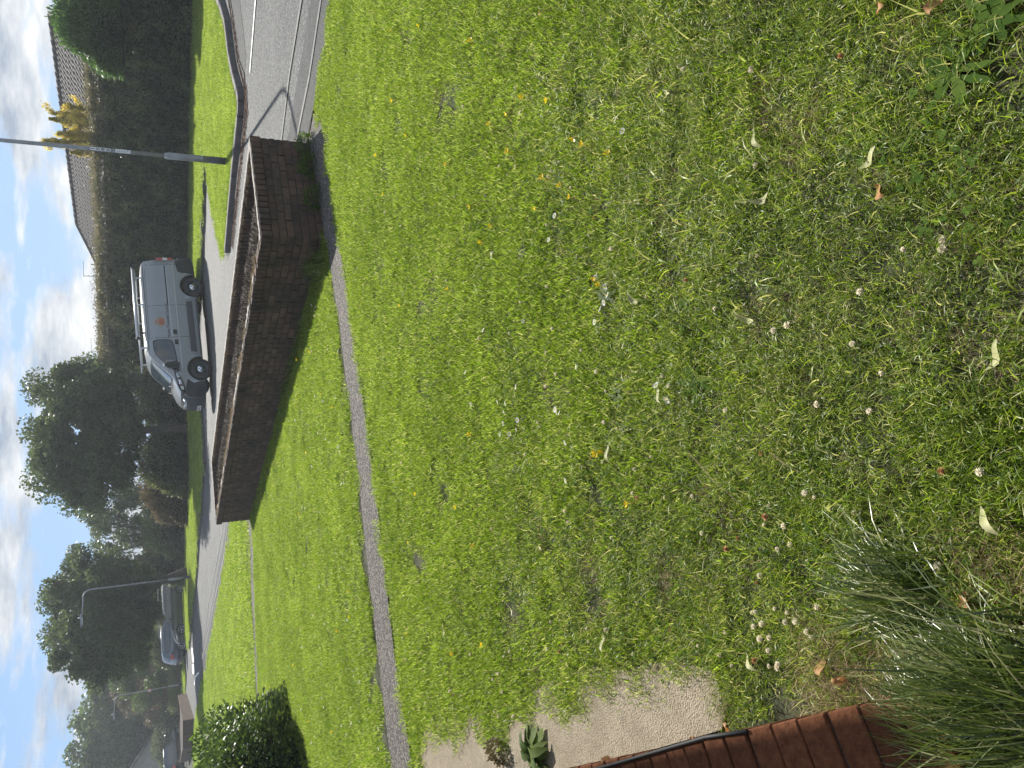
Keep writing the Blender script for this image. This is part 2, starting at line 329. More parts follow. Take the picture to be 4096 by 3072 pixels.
slab = [sill_a, off(sill_a, sill_b, 0.42)] + [G(2884, 2920), G(2900, 2860), G(2860, 2690), G(2700, 2640), G(2480, 2680), G(2300, 2660), G(2150, 2760), G(1950, 2840), G(1700, 2900), G(1668, 3072), (-3.3, 4.75), (-3.4, 4.5)]
sheet('concrete_path', slab, 0.000, M['concrete'], cut=0.5, thick=0.05)
pA = pathA_near + [(2.92, 8.03), (2.74, 8.33)] + [(1.60, 7.70), (1.40, 7.62)] + pathA_far[::-1] + [(-5.2, 4.75), (-5.0, 4.1)]
sheet('path', pA, 0.0, M['path'], cut=1.0)
lawn_mid = pathA_far + [(1.46, 7.72), (1.50, 7.8), PD, (-2.4, 14.9), (-3.9, 14.7), (-5.6, 14.6), (-9, 14.3), (-9, 3.1), (-5.2, 4.78)]
sheet('lawn_soil', lawn_mid, -0.012, M['soil'], cut=1.0)
pB = [(-2.3, 14.8), (-2.35, 15.5), (-3.9, 15.35), (-5.6, 15.05), (-9, 14.75), (-9, 14.15), (-5.5, 14.45), (-3.85, 14.6)]
sheet('path', pB, 0.0, M['path'], cut=1.0)
kerbC = [G(845, 2560), G(852, 2846)]; kc_l = (kerbC[1][0] - 9, kerbC[1][1] - 0.3)
lawn_far = [(-2.35, 15.55), PD, roadL[0], roadL[1], roadL[2], roadL[3], roadL[4], (-60, 60), (-40, 14), (-9, 14.8), (-5.6, 15.1), (-3.9, 15.4)]
lawn_far[1] = (-2.5, 15.6)
sheet('lawn_soil', lawn_far, -0.008, M['soil'], cut=2.0)
ribbon('earth_strip', [G(852, 2572), G(855, 2700), G(853, 2850)], 0.22, 0.004, M['debris'], jitter=0.04)

# raised verges beyond the road, edged with kerbstones
kerb_mesh = None
def kerb_line(parent, pts, z, h=0.12, w=0.14, L=0.92, drop=0):
    d_acc = []
    for i in range(len(pts) - 1):
        a = Vector(pts[i]); b = Vector(pts[i + 1]); n_ = max(1, round((b - a).length / L))
        for k in range(n_): d_acc.append((a.lerp(b, k / n_), a.lerp(b, (k + 1) / n_)))
    for k, (p, q) in enumerate(d_acc):
        mid = (p + q) / 2; ln = (q - p).length - 0.012; d = (q - p).normalized()
        mb = MB(); zc = gz(mid.x, mid.y) + z
        hh = h - (drop * (1 - min(1, (len(d_acc) - 1 - k) / 3)) if drop else 0)
        Mr = Matrix.Rotation(math.atan2(d.y, d.x), 3, 'Z') @ Matrix.Rotation(random.uniform(-.012, .012), 3, 'X')
        mb.box((mid.x + random.uniform(-.006, .006), mid.y, zc + hh / 2 - 0.03 + random.uniform(-.006, .006)), (ln, w, hh + 0.06), Mr)
        o = mb.build('kerbstone', M['stone_kerb'], parent)
        bv = bmesh.new(); bv.from_mesh(o.data); bmesh.ops.bevel(bv, geom=bv.edges[:], offset=0.012, segments=1, affect='EDGES'); bv.to_mesh(o.data); bv.free()
pen = [(11.5, 21.6), (8.3, 17.15), (7.45, 16.15), (6.6, 15.6), (5.95, 14.95), (5.45, 14.35), (5.2, 14.15), (5.0, 14.3), (4.65, 15.0), (4.3, 15.7), (3.7, 16.75), (3.12, 17.7), (3.35, 18.6), (3.75, 19.6), (4.8, 21.1), (6.4, 22.7), (7.4, 23.5), (9.6, 24.2), (12.5, 26)]
v1 = sheet('verge', pen, 0.105, M['soil'], cut=1.0, thick=0.13)
kerb_line(v1, [pen[0]] + pen[1:12], 0)
hv = [G(832, 540), G(826, 700), G(821, 850), G(817, 1000), (3.6, 29.4), (2.3, 33.5), (0.4, 39.0), (2.2, 44), (8, 38), (12, 32), (17, 26), (10.4, 24.9)]
v2 = sheet('verge', hv, 0.105, M['soil'], cut=1.5, thick=0.13)
kerb_line(v2, [(10.4, 24.9)] + hv[:5], 0)
vb = [G(806, 1500), G(813, 1682), G(824, 1850), G(808, 2051), G(796, 2200), G(788, 2320), G(777, 2432), G(760, 2590), G(752, 2560), (-17.5, 60.3), (-15.5, 62), (-8, 52), (-2, 45), (0.3, 41), (0.8, 38)]
v3 = sheet('verge', vb, 0.105, M['soil'], cut=2.0, thick=0.13)
kerb_line(v3, vb[:8], 0)
fv = [G(742, 2640), G(747, 2700), G(744, 2752), G(738, 2830), G(735, 2900), (-40, 100), (-44, 112), (-24, 80), (-20, 69)]
v4 = sheet('verge', fv, 0.09, M['soil'], cut=3.0, thick=0.12)
ribbon('leaf_litter', [(8.0, 16.2), (7.2, 15.5), (6.3, 15.0), (5.5, 14.05), (5.0, 13.95), (4.55, 14.85), (3.9, 16.1)], 0.22, 0.016, M['asphalt_dark'], jitter=0.05)

# ------------------------------------------------------------ grass (uncountable: instanced by geometry nodes)
def tone_attr(me, tones):
    a = me.attributes.new('tone', 'FLOAT', 'POINT'); a.data.foreach_set('value', tones.astype(np.float32))
def blades(name, n, area, h, w, m, lean=0.5, seed=1, segs=2, dirbias=None, tone_pow=1.0, flat=0.0):
    r_ = np.random.default_rng(seed)
    x = (r_.random(n) - .5) * area; y = (r_.random(n) - .5) * area
    hh = h[0] + (h[1] - h[0]) * r_.random(n) ** 1.3
    th = r_.random(n) * 2 * np.pi
    if dirbias is not None: th = dirbias + r_.normal(0, 0.5, n)
    ln = np.clip(lean * (0.3 + r_.random(n)), 0, 1.45)
    ww = w * (0.7 + 0.6 * r_.random(n))
    ph = r_.random(n) * np.pi
    t = r_.random(n) ** tone_pow
    k = segs * 2 + 1
    V = np.zeros((n, k, 3)); 
    for s in range(segs + 1):
        f = s / segs
        ang = ln * (0.35 + f * 1.0)
        rr = hh * f * np.sin(ang); zz = hh * f * np.cos(ang)
        cx = x + np.cos(th) * rr; cy = y + np.sin(th) * rr
        wid = ww * (1 - f ** 1.6) / 2
        if s < segs:
            V[:, 2 * s] = np.stack([cx - np.cos(ph) * wid, cy - np.sin(ph) * wid, zz - .004], 1)
            V[:, 2 * s + 1] = np.stack([cx + np.cos(ph) * wid, cy + np.sin(ph) * wid, zz - .004], 1)
        else: V[:, 2 * s] = np.stack([cx, cy, zz], 1)
    F = []
    base = np.arange(n) * k
    tris = []
    for s in range(segs - 1):
        a = base + 2 * s
        tris += [np.stack([a, a + 1, a + 3], 1), np.stack([a, a + 3, a + 2], 1)]
    a = base + 2 * (segs - 1); tris.append(np.stack([a, a + 1, a + 2], 1))
    T = np.concatenate(tris)
    me = fastmesh(name, V.reshape(-1, 3), T)
    tone_attr(me, np.repeat(t, k)); me.materials.append(m)
    return me
def fastmesh(name, V, T):
    me = bpy.data.meshes.new(name); nv = len(V); nf = len(T); c = T.shape[1]
    me.vertices.add(nv); me.vertices.foreach_set('co', V.astype(np.float32).ravel())
    me.loops.add(nf * c); me.loops.foreach_set('vertex_index', T.astype(np.int32).ravel())
    me.polygons.add(nf); me.polygons.foreach_set('loop_start', np.arange(nf, dtype=np.int32) * c)
    me.polygons.foreach_set('loop_total', np.full(nf, c, dtype=np.int32)); me.update(calc_edges=True)
    return me
def coll(name, meshes):
    c = bpy.data.collections.new(name)
    for me in meshes: c.objects.link(bpy.data.objects.new(me.name, me))
    return c
def gn_scatter(name, emitter, collection, density, smin, smax, seed=0, label=None, cat=None, tilt=0.12):
    ng = bpy.data.node_groups.new(name + '_nodes', 'GeometryNodeTree')
    ng.interface.new_socket('Geometry', in_out='INPUT', socket_type='NodeSocketGeometry'); ng.interface.new_socket('Geometry', in_out='OUTPUT', socket_type='NodeSocketGeometry')
    N = ng.nodes; L = ng.links
    gi = N.new('NodeGroupInput'); go = N.new('NodeGroupOutput')
    dp = N.new('GeometryNodeDistributePointsOnFaces'); dp.inputs['Density'].default_value = density; dp.inputs['Seed'].default_value = seed
    ci = N.new('GeometryNodeCollectionInfo'); ci.inputs[0].default_value = collection; ci.inputs['Separate Children'].default_value = True; ci.inputs['Reset Children'].default_value = True
    ip = N.new('GeometryNodeInstanceOnPoints'); ip.inputs['Pick Instance'].default_value = True
    rv = N.new('FunctionNodeRandomValue'); rv.data_type = 'FLOAT_VECTOR'; rv.inputs[0].default_value = (-tilt, -tilt, 0); rv.inputs[1].default_value = (tilt, tilt, 6.283)
    rs = N.new('FunctionNodeRandomValue'); rs.data_type = 'FLOAT'; rs.inputs[2].default_value = smin; rs.inputs[3].default_value = smax
    L.new(gi.outputs[0], dp.inputs[0]); L.new(dp.outputs[0], ip.inputs['Points']); L.new(ci.outputs[0], ip.inputs['Instance'])
    L.new(rv.outputs[0], ip.inputs['Rotation']); L.new(rs.outputs[1], ip.inputs['Scale']); L.new(ip.outputs[0], go.inputs[0])
    md = emitter.modifiers.new('scatter', 'NODES'); md.node_group = ng
    emitter.name = name; tag(emitter, label, cat, kind='stuff')
def emitter_mesh(poly, cell, keep=None, z=0.0):
    xs = [p[0] for p in poly]; ys = [p[1] for p in poly]; vs = []; fs = []
    x = min(xs)
    while x < max(xs):
        y = min(ys)
        while y < max(ys):
            cx, cy = x + cell / 2, y + cell / 2
            if inpoly(cx, cy, poly) and (keep is None or keep(cx, cy)):
                k = len(vs)
                vs += [(a, b, gz(a, b) + z) for a, b in ((x, y), (x + cell, y), (x + cell, y + cell), (x, y + cell))]; fs.append((k, k + 1, k + 2, k + 3))
            y += cell
        x += cell
    return link('grass', meshv(vs, fs))
def segdist(p, a, b):
    ax, ay = a; bx, by = b; dx, dy = bx - ax, by - ay
    t = max(0, min(1, ((p[0] - ax) * dx + (p[1] - ay) * dy) / (dx * dx + dy * dy)))
    return math.hypot(p[0] - ax - t * dx, p[1] - ay - t * dy)
def ns(x, y, s): return noise.noise(Vector((x * s, y * s, 3.3)))
lawnC = coll('lawn_blades', [blades('lawn_patch', 540, 0.26, (0.014, 0.042), 0.0036, M['grass'], 0.85, s, 2, tone_pow=1.25) for s in range(5)])
nearC = coll('near_blades', [blades('near_patch', 330, 0.22, (0.010, 0.052), 0.0025, M['grass_near'], 1.1, s + 20, 3, tone_pow=1.05) for s in range(6)])
farC = coll('far_blades', [blades('far_patch', 420, 0.5, (0.03, 0.06), 0.008, M['grass'], 0.8, s + 40, 1, tone_pow=1.1) for s in range(4)])
strawC = coll('straw_blades', [blades('straw_patch', 140, 0.16, (0.02, 0.07), 0.0020, M['straw'], 1.35, s + 60, 2) for s in range(3)])
slab_keep = [G(*p) for p in [(1690, 3170), (1722, 2985)] + slab_px[2:-1] + [(2300, 3068), (2200, 3170)]]
bare = [(G(3930, 2330), 0.085), (G(3500, 2770), 0.07), (G(3200, 2880), 0.05)]
def keep_near(x, y):
    if inpoly(x, y, slab_keep): return False
    if y < 5.2 and x < -.9 and min(segdist((x, y), slab_keep[i], slab_keep[i + 1]) for i in range(len(slab_keep) - 1)) < .045 + .05 * ns(x, y, 5): return False
    if y < 4.2 and (Vector((x, y)) - Vector(sill_a)).dot(sn_) > -0.02: return False
    if x < -2.4 and y < 4.7 and segdist((x, y), slab_keep[0], (-3.2, 4.9)) < 0.08: return False
    for c, r_ in bare:
        if math.hypot(x - c[0], y - c[1]) < r_ * (1 + 0.6 * ns(x, y, 14)): return False
    return True
near_zone = [p for p in lawn_near]
def pdist(x, y, pl): return min(segdist((x, y), pl[i], pl[i + 1]) for i in range(len(pl) - 1))
pAn = [(-5.0, 4.1)] + pathA_near; pAf = [(-5.2, 4.75)] + pathA_far
def keep_n1(x, y): return y <= 2.6 + 1.3 * ns(x, y, 1.2) + random.uniform(-1.1, 1.1) and abs(x) < 2.6 and keep_near(x, y) and y > 0.3
def keep_n2(x, y):
    if y <= 2.5 + 1.3 * ns(x, y, 1.2) + random.uniform(-1.1, 1.1) or not keep_near(x, y): return False
    if pdist(x, y, pAn) < 0.085 + .03 * ns(x, y, 9): return False
    return abs(x) < 0.62 * y + 0.8
gn_scatter('grass', emitter_mesh(near_zone, 0.05, keep_n1, 0.002), nearC, 150, 0.75, 1.3, 1, 'loose green grass with clover growing closest to the viewer in the front lawn', 'grass', 0.25)
gn_scatter('grass', emitter_mesh(near_zone, 0.06, keep_n2, 0.002), lawnC, 100, 0.75, 1.2, 2, 'bright mown grass of the front lawn between the viewer and the path', 'grass')
def keep_mid(x, y):
    if segdist((x, y), PA, PD) < 0.0 or pdist(x, y, pAf) < 0.10 + .03 * ns(x, y, 9): return False
    return x > -0.62 * y - 1 and (y < 14.35 or x > -9)
gn_scatter('grass', emitter_mesh(lawn_mid, 0.09, keep_mid), lawnC, 66, 0.85, 1.3, 3, 'sunlit daisy strewn grass between the path and the brick planter', 'grass')
gn_scatter('grass', emitter_mesh(lawn_far, 0.2, lambda x, y: -0.60 * y - 3 < x and y < 50), farC, 16, 0.9, 1.3, 4, 'paler mown grass beyond the planter running down to the road', 'grass')
gn_scatter('grass', emitter_mesh(pen, 0.08, lambda x, y: pdist(x, y, pen[:12]) > .30, 0.105), farC, 44, 0.75, 1.1, 5, 'bright grass on the raised verge around the tall lamp post', 'grass')
edgeC = coll('edge_blades', [blades('edge_patch', 60, 0.12, (0.02, 0.05), 0.005, M['grass'], 0.8, s + 90, 2, tone_pow=1.2) for s in range(3)])
gn_scatter('grass', emitter_mesh(pen, 0.05, lambda x, y: .13 < pdist(x, y, pen[:12]) < .36, 0.105), edgeC, 240, 0.7, 1.1, 17, 'short grass along the kerb of the lamp post verge', 'grass')
gn_scatter('grass', emitter_mesh(hv, 0.2, None, 0.105), farC, 16, 1.0, 1.9, 6, 'rough grass at the foot of the tall dark hedge', 'grass')
gn_scatter('grass', emitter_mesh(vb, 0.2, None, 0.105), farC, 14, 1.0, 1.5, 7, 'half shaded grass verge under the roadside trees', 'grass')
gn_scatter('grass', emitter_mesh(fv, 0.4, None, 0.09), farC, 8, 1.0, 2.0, 8, 'far thin strip of grass beside the reed like hedge', 'grass')
straw_o = []
sp = [(c[0] + math.cos(t) * r_ * 1.2, c[1] + math.sin(t) * r_ * 1.2) for c, r_ in bare[:1] for t in [k * math.pi / 5 for k in range(10)]]
gn_scatter('dry_grass', emitter_mesh(sp, 0.03), strawC, 900, 0.8, 1.2, 9, 'brown dead grass patch beside the dark grass tussock', 'dry grass')
sp = [(bare[1][0][0] + math.cos(k * math.pi / 5) * .14, bare[1][0][1] + math.sin(k * math.pi / 5) * .26) for k in range(10)]
gn_scatter('dry_grass', emitter_mesh(sp, 0.03), strawC, 900, 0.8, 1.2, 10, 'straw coloured cut grass against the corner of the brick sill', 'dry grass')
gn_scatter('dry_grass', emitter_mesh(near_zone, 0.06, lambda x, y: y < 4.5 and keep_near(x, y) and ns(x, y, 1.6) > -0.1), strawC, 9, 0.4, 0.9, 11, 'dry thatch flecked through the nearest grass', 'dry grass')

# lens glare imitated by added haze: one closed box of even, pale air round the whole scene
mb = MB(); mb.box((0, 55, 11), (300, 170, 24)); hz_o = mb.build('glare_veil', None); hz_o['kind'] = 'stuff'
hm = bpy.data.materials.new('glare_veil_air'); hm.use_nodes = True; hn = hm.node_tree.nodes; hn.clear()
ho = hn.new('ShaderNodeOutputMaterial'); hv_ = hn.new('ShaderNodeVolumePrincipled'); hv_.inputs['Density'].default_value = 0.0009; hv_.inputs['Color'].default_value = (0.85, 0.92, 1, 1); hv_.inputs['Anisotropy'].default_value = 0.35
hm.node_tree.links.new(hv_.outputs[0], ho.inputs['Volume']); hz_o.data.materials.append(hm)

coarseC = coll('coarse_blades', [blades('coarse_patch', 26, 0.30, (0.05, 0.13), 0.0050, M['grass_near'], 1.2, s + 80, 3, tone_pow=0.8) for s in range(4)])
gn_scatter('coarse_grass', emitter_mesh(near_zone, 0.06, lambda x, y: y < 2.6 and x > -0.45 and keep_near(x, y) and ns(x, y, 1.3) + .35 * (x > .15 and y < 1.7) > -0.02), coarseC, 26, 0.7, 1.2, 15, 'longer broad bladed grass in the near right of the lawn', 'grass')
gn_scatter('dry_grass', emitter_mesh(near_zone, 0.06, lambda x, y: y < 3.4 and keep_near(x, y) and ns(x + 5, y, 2.6) > 0.1), strawC, 60, 0.35, 0.9, 16, 'bleached dead stems matted in worn parts of the near lawn', 'dry grass')

# clover leaves low in the near lawn
def clover_patch(seed):
    r_ = np.random.default_rng(seed); V = []; T = []; tn = []
    for _ in range(9):
        cx, cy = (r_.random(2) - .5) * 0.18; cz = 0.010 + r_.random() * 0.02; a0 = r_.random() * 6.28; s = 0.004 + r_.random() * 0.0035; tt = r_.random()
        for k in range(3):
            a = a0 + k * 2.094; k0 = len(V); tl = r_.normal(0, .25)
            c = np.array([cx + math.cos(a) * s, cy + math.sin(a) * s, cz + tl * s])
            for j in range(6):
                b = j * math.pi / 3; V.append(c + np.array([math.cos(b) * s * .9, math.sin(b) * s * .9, math.cos(b - a) * tl * s])); tn.append(tt)
            T += [(k0, k0 + 1, k0 + 2), (k0, k0 + 2, k0 + 3), (k0, k0 + 3, k0 + 4), (k0, k0 + 4, k0 + 5)]
    me = fastmesh('clover_patch', np.array(V), np.array(T)); tone_attr(me, np.array(tn)); me.materials.append(M['leaf_clover']); return me
clC = coll('clover_leaves', [clover_patch(s) for s in range(4)])
def keep_cl(x, y): return y < 4.8 and keep_near(x, y) and (ns(x, y, 2.3) + .5 * ns(x + 9, y, 7) + (0.35 if (x < -0.35 and y < 3.0) else 0)) > 0.25
gn_scatter('clover_leaves', emitter_mesh(near_zone, 0.06, keep_cl), clC, 48, 0.7, 1.2, 12, 'low three leaved clover spread through the lawn near the concrete', 'clover')
# ------------------------------------------------------------ brick planter along the road
BRL, BRH, BRW = 0.215, 0.065, 0.1025
_bc = {}
def brick_mesh(l, h, w, m, seedk=0):
    key = (round(l, 3), round(h, 3), round(w, 3), m.name, seedk)
    if key in _bc: return _bc[key]
    r_ = random.Random(seedk * 31 + int(l * 1000))
    bm = bmesh.new(); bmesh.ops.create_cube(bm, size=1)
    for v in bm.verts: v.co = Vector((v.co.x * l, v.co.y * w, v.co.z * h)) + Vector((r_.uniform(-.003, .003), r_.uniform(-.0025, .0025), r_.uniform(-.002, .002)))
    bmesh.ops.bevel(bm, geom=bm.edges[:], offset=0.004, segments=1, affect='EDGES')
    me = bpy.data.meshes.new('brick'); bm.to_mesh(me); bm.free(); me.materials.append(m); _bc[key] = me
    return me
def place_brick(parent, me, c, ang, store=None, tiltx=0.0):
    Mt = Matrix.Translation(c) @ Matrix.Rotation(ang, 4, 'Z') @ Matrix.Rotation(random.uniform(-.012, .012) + tiltx, 4, 'X') @ Matrix.Rotation(random.uniform(-.008, .008), 4, 'Y')
    if store is not None:
        store.append((me, Mt)); return
    o = bpy.data.objects.new('brick', me); COL.objects.link(o); o.parent = parent; o.matrix_local = Mt
def join_store(store, name, parent, m):
    V = []; F = []; 
    for me, Mt in store:
        k = len(V); V += [tuple(Mt @ v.co) for v in me.vertices]; F += [tuple(i + k for i in p.vertices) for p in me.polygons]
    o = link(name, meshv(V, F), m, parent); o['kind'] = 'stuff'; return o
def wall_leaf(parent, a, b, height, w, limit_d, store, budget, front=True, cops=True):
    """one half-brick leaf from a to b (outer face line), stretcher bond with a brick-on-edge top course"""
    a = Vector(a); b = Vector(b); d = (b - a); Ln = d.length; d.normalize(); n_ = Vector((-d.y, d.x)) # to the left of a->b = inside
    ang = math.atan2(d.y, d.x); lst = []
    nc = 6 if height > 0.5 else 5
    z0 = -0.03
    pitch = 0.0762
    for c in range(nc + 1):
        zc = z0 + c * pitch + BRH / 2
        s = -(BRL + .01) / 2 * (c % 2)
        while s < Ln - 0.02:
            x0 = max(0, s); x1 = min(Ln, s + BRL); 
            if x1 - x0 > 0.04:
                mid = a + d * ((x0 + x1) / 2) + n_ * (w / 2 + random.uniform(-.003, .003))
                lst.append((brick_mesh(round(x1 - x0, 2), BRH, w, M['brick'], random.randrange(3)), Vector((mid.x, mid.y, zc)), ang))
            s += BRL + 0.010
    top = z0 + (nc + 1) * pitch
    if cops:
        s = 0.0
        while s < Ln - 0.03:
            mid = a + d * (s + BRH / 2) + n_ * (w / 2 - 0.004)
            lst.append((brick_mesh(BRH, 0.1025, w + 0.02, M['brick'], 5 + random.randrange(3)), Vector((mid.x, mid.y, top + 0.05 + random.uniform(-.008, .004))), ang + random.uniform(-.03, .03)))
            s += BRH + 0.010
    for me, c, an in lst:
        far = math.hypot(c.x, c.y)
        if not front or budget[0] <= 0 or far > limit_d: place_brick(parent, me, c, an, store)
        else: place_brick(parent, me, c, an); budget[0] -= 1
    return top + 0.10
def twigs(n, pts_fn, ln, rad, seed):
    r_ = np.random.default_rng(seed); V = []; T = []; tn = []
    for _ in range(n):
        p = pts_fn(r_); t = r_.random()
        for _b in range(3):
            d = np.array([r_.normal(0, 1), r_.normal(0, 1), abs(r_.normal(0, .8))]); d /= np.linalg.norm(d)
            l = ln * (0.4 + r_.random()); s = np.cross(d, [0.3, 0.2, 0.9]); s /= np.linalg.norm(s); k = len(V)
            m1 = p + d * l * .5 + r_.normal(0, l * .12, 3); e = p + d * l + r_.normal(0, l * .2, 3)
            V += [p - s * rad, p + s * rad, m1 - s * rad, m1 + s * rad, e]; T += [(k, k + 1, k + 3), (k, k + 3, k + 2), (k + 2, k + 3, k + 4)]; tn += [t] * 5
    return np.array(V), np.array(T), np.array(tn)
def planter(label, A, B, C, D, limit_d, near=True):
    t = thing('brick_planter', label, 'planter', (0, 0, 0))
    store = []; budget = [290]
    w = BRW
    if near:
        h = wall_leaf(t, A, B, 0.58, w, limit_d, store, budget)
        b3 = budget
        h2 = wall_leaf(t, D, A, 0.58, w, limit_d, store, budget)
        wall_leaf(t, C, D, 0.58, w, 0, store, budget); wall_leaf(t, B, C, 0.58, w, 0, store, budget)
        join_store(store, 'brickwork', t, M['brick'])
    else: h = 0.60
    # mortar body a few mm behind the brick faces
    def inset(Q, k):
        c = Vector(((A[0] + B[0] + C[0] + D[0]) / 4, (A[1] + B[1] + C[1] + D[1]) / 4)); q = Vector(Q); return q
    cs4 = [Vector(p) for p in (A, B, C, D)]
    def offset_poly(k):
        out = []
        for i in range(4):
            p0, p1, p2 = cs4[i - 1], cs4[i], cs4[(i + 1) % 4]
            d1 = (p1 - p0).normalized(); d2 = (p2 - p1).normalized(); n1_ = Vector((-d1.y, d1.x)); n2_ = Vector((-d2.y, d2.x))
            out.append(p1 + (n1_ + n2_) * (k / (1 + n1_.dot(n2_))))
        return out
    o1 = offset_poly(0.007 if near else 0.0); o2 = offset_poly(w - 0.006 if near else 0.11)
    z0, z1 = -0.1, (h - 0.055 if near else h)
    vs = []
    for p in o1: vs += [(p.x, p.y, z0), (p.x, p.y, z1)]
    for p in o2: vs += [(p.x, p.y, z0), (p.x, p.y, z1)]
    fs = []
    for i in range(4):
        j = (i + 1) % 4
        fs += [(2 * i, 2 * j, 2 * j + 1, 2 * i + 1), (8 + 2 * i, 8 + 2 * i + 1, 8 + 2 * j + 1, 8 + 2 * j), (2 * i + 1, 2 * j + 1, 8 + 2 * j + 1, 8 + 2 * i + 1)]
    link('mortar' if near else 'wall', meshv(vs, fs), M['mortar'] if near else M['brick'], t)
    if near:      # weathered mortar and lichen lying along the tops of the leaves
        for (a, b, gap) in ((A, B, -.25), (D, A, .12), (B, C, -.9), (C, D, -.5)):
            a = Vector(a); b = Vector(b); d = (b - a); Ln = d.length; d.normalize(); n_ = Vector((-d.y, d.x)); V_ = []; F_ = []; st = .04; prev = False
            for i in range(int(Ln / st)):
                s_ = i * st; on = noise.noise(Vector((s_ * 2.6, a.x * 3, 4))) > gap
                q0 = a + d * s_ + n_ * (.004 + .02 * random.random()); q1 = a + d * s_ + n_ * (w - .005 - (.03 if gap > -.3 else .0) * random.random())
                if on:
                    V_ += [(q0.x, q0.y, h + .004 + random.uniform(0, .006)), (q1.x, q1.y, h + .004 + random.uniform(0, .006)), (q0.x, q0.y, h - .012), (q1.x, q1.y, h - .012)]
                    if prev: k = len(V_) - 8; F_ += [(k, k + 4, k + 5, k + 1), (k, k + 2, k + 6, k + 4), (k + 1, k + 5, k + 7, k + 3)]
                prev = on
            if V_: link('cap_mortar', meshv(V_, F_), M['cap'], t)
    p = o2; zs = h - 0.12
    bm = bmesh.new(); nx, ny = 6, 40
    for j in range(ny + 1):
        for i in range(nx + 1):
            a_ = p[0].lerp(p[3], j / ny); b_ = p[1].lerp(p[2], j / ny); q = a_.lerp(b_, i / nx)
            bm.verts.new((q.x, q.y, zs + 0.05 * (1 - abs(i / nx * 2 - 1)) + 0.05 * noise.noise(Vector((q.x * 3, q.y * 3, 0)))))
    bm.verts.ensure_lookup_table()
    for j in range(ny):
        for i in range(nx):
            k = j * (nx + 1) + i; bm.faces.new([bm.verts[q] for q in (k, k + 1, k + nx + 2, k + nx + 1)])
    me = bpy.data.meshes.new('earth'); bm.to_mesh(me); bm.free(); link('earth', me, M['earth'], t)
    if near:
        def pf(r_):
            u, v = r_.random(), 0.02 + 0.94 * r_.random(); q = p[0].lerp(p[3], v).lerp(p[1].lerp(p[2], v), 0.02 + 0.62 * u ** 0.8)
            return np.array([q.x, q.y, zs + 0.02 + 0.05 * r_.random()])
        V, T, tn = twigs(9000, pf, 0.07, 0.0022, 3)
        me = fastmesh('dead_heather', V, T); tone_attr(me, tn); o = link('dead_heather', me, M['heath'], None)
        tag(o, 'dark dead twiggy heather filling the brick planter', 'heather', kind='stuff')
        def pf2(r_):
            v = r_.random(); v = min(.97, max(0.05, v)); q = p[0].lerp(p[3], v).lerp(p[1].lerp(p[2], v), -0.03 + abs(r_.normal(0, 0.035)))
            return np.array([q.x, q.y, h - 0.02 + 0.02 * r_.random()]) if noise.noise(Vector((v * 14, 0, 5))) > -0.1 else np.array([q.x, q.y, zs])
        V, T, tn = twigs(2600, pf2, 0.035, 0.0018, 4)
        me = fastmesh('dry_moss', V, T); tone_attr(me, tn); o = link('dry_moss', me, M['moss'], None)
        tag(o, 'pale dry moss and grass along the planter edge', 'moss', kind='stuff')
        def pf3(r_):
            v = r_.random(); q = p[1].lerp(p[2], v); return np.array([q.x + r_.normal(0, .03), q.y + r_.normal(0, .03), h - 0.03 + 0.015 * r_.random()])
        V, T, tn = twigs(1500, pf3, 0.03, 0.0016, 5)
        me = fastmesh('dry_moss', V, T); tone_attr(me, tn); o = link('dry_moss', me, M['moss'], None)
        tag(o, 'thin dry moss on the far rim of the planter', 'moss', kind='stuff')
    return t, h
litter = [Vector(p) for p in ((9.5, 17.9), (8.0, 16.25), (7.2, 15.6), (6.3, 15.0), (5.5, 14.1), (5.0, 14.02), (4.55, 14.85), (3.9, 16.0), (3.2, 17.2))]
def pf4(r_):
    k = r_.integers(0, len(litter) - 1); q = litter[k].lerp(litter[k + 1], r_.random()); e = abs(r_.normal(0, .17)); return np.array([q.x - .02 - e * .5, q.y - e, .012])
V, T, tn = twigs(6500, pf4, 0.032, 0.011, 6); V[:, 2] = .012 + np.abs(V[:, 2] - .012) * .35
me = fastmesh('leaf_litter', V, T); tone_attr(me, tn); me.materials.append(mat('litter_brown', (0.8, 0.8, 0.8), 0.9, col2=(1.2, 1.1, 1.0), attr=[(0.06, 0.03, 0.018), (0.13, 0.065, 0.04), (0.22, 0.13, 0.08)]))
tag(link('leaf_litter', me), 'reddish brown leaf litter swept against the far kerb', 'litter', kind='stuff')
plA, plh = planter('long low brick planter full of dead heather beside the road', PA, PB, PC, PD, 14.0)
q1, q2, q3 = G(731, 2883, .60), G(731, 2993, .60), G(723, 3057, .60)
planter('far brown brick planter seen past the glossy round bush', q2, q1, (q1[0] - 3.2, q1[1] + 13.0), (q2[0] - 6.2, q2[1] + 12.0), 0, False)

# ------------------------------------------------------------ brick sill at the viewer's feet, unseen slab added to shade it, cable
sill = thing('brick_sill', 'shaded orange brick sill with a thin sunlit edge beside the concrete', 'sill', (0, 0, 0))
Ls = (Vector(sill_b) - Vector(sill_a)).length; a0 = Vector(sill_a); ang_s = math.atan2(sd.y, sd.x)
ztop = 0.07
k = 0; s = -0.35
while s < Ls + 0.07:
    for row in range(2):
        c = a0 + sd * (s + 0.052) + sn_ * (0.1075 + row * 0.226)
        place_brick(sill, brick_mesh(0.1025, 0.10, 0.215, M['brick2'], 10 + random.randrange(3)), Vector((c.x, c.y, ztop - 0.05 + random.uniform(-.002, .002))), ang_s)
    s += 0.1125
mb = MB(); c = a0 + sd * (Ls / 2 - .18) + sn_ * 0.22; mb.box((c.x, c.y, ztop - 0.060), (Ls + .34, 0.43, 0.10), Matrix.Rotation(ang_s, 3, 'Z')); mb.build('mortar', M['mortar2'], sill)
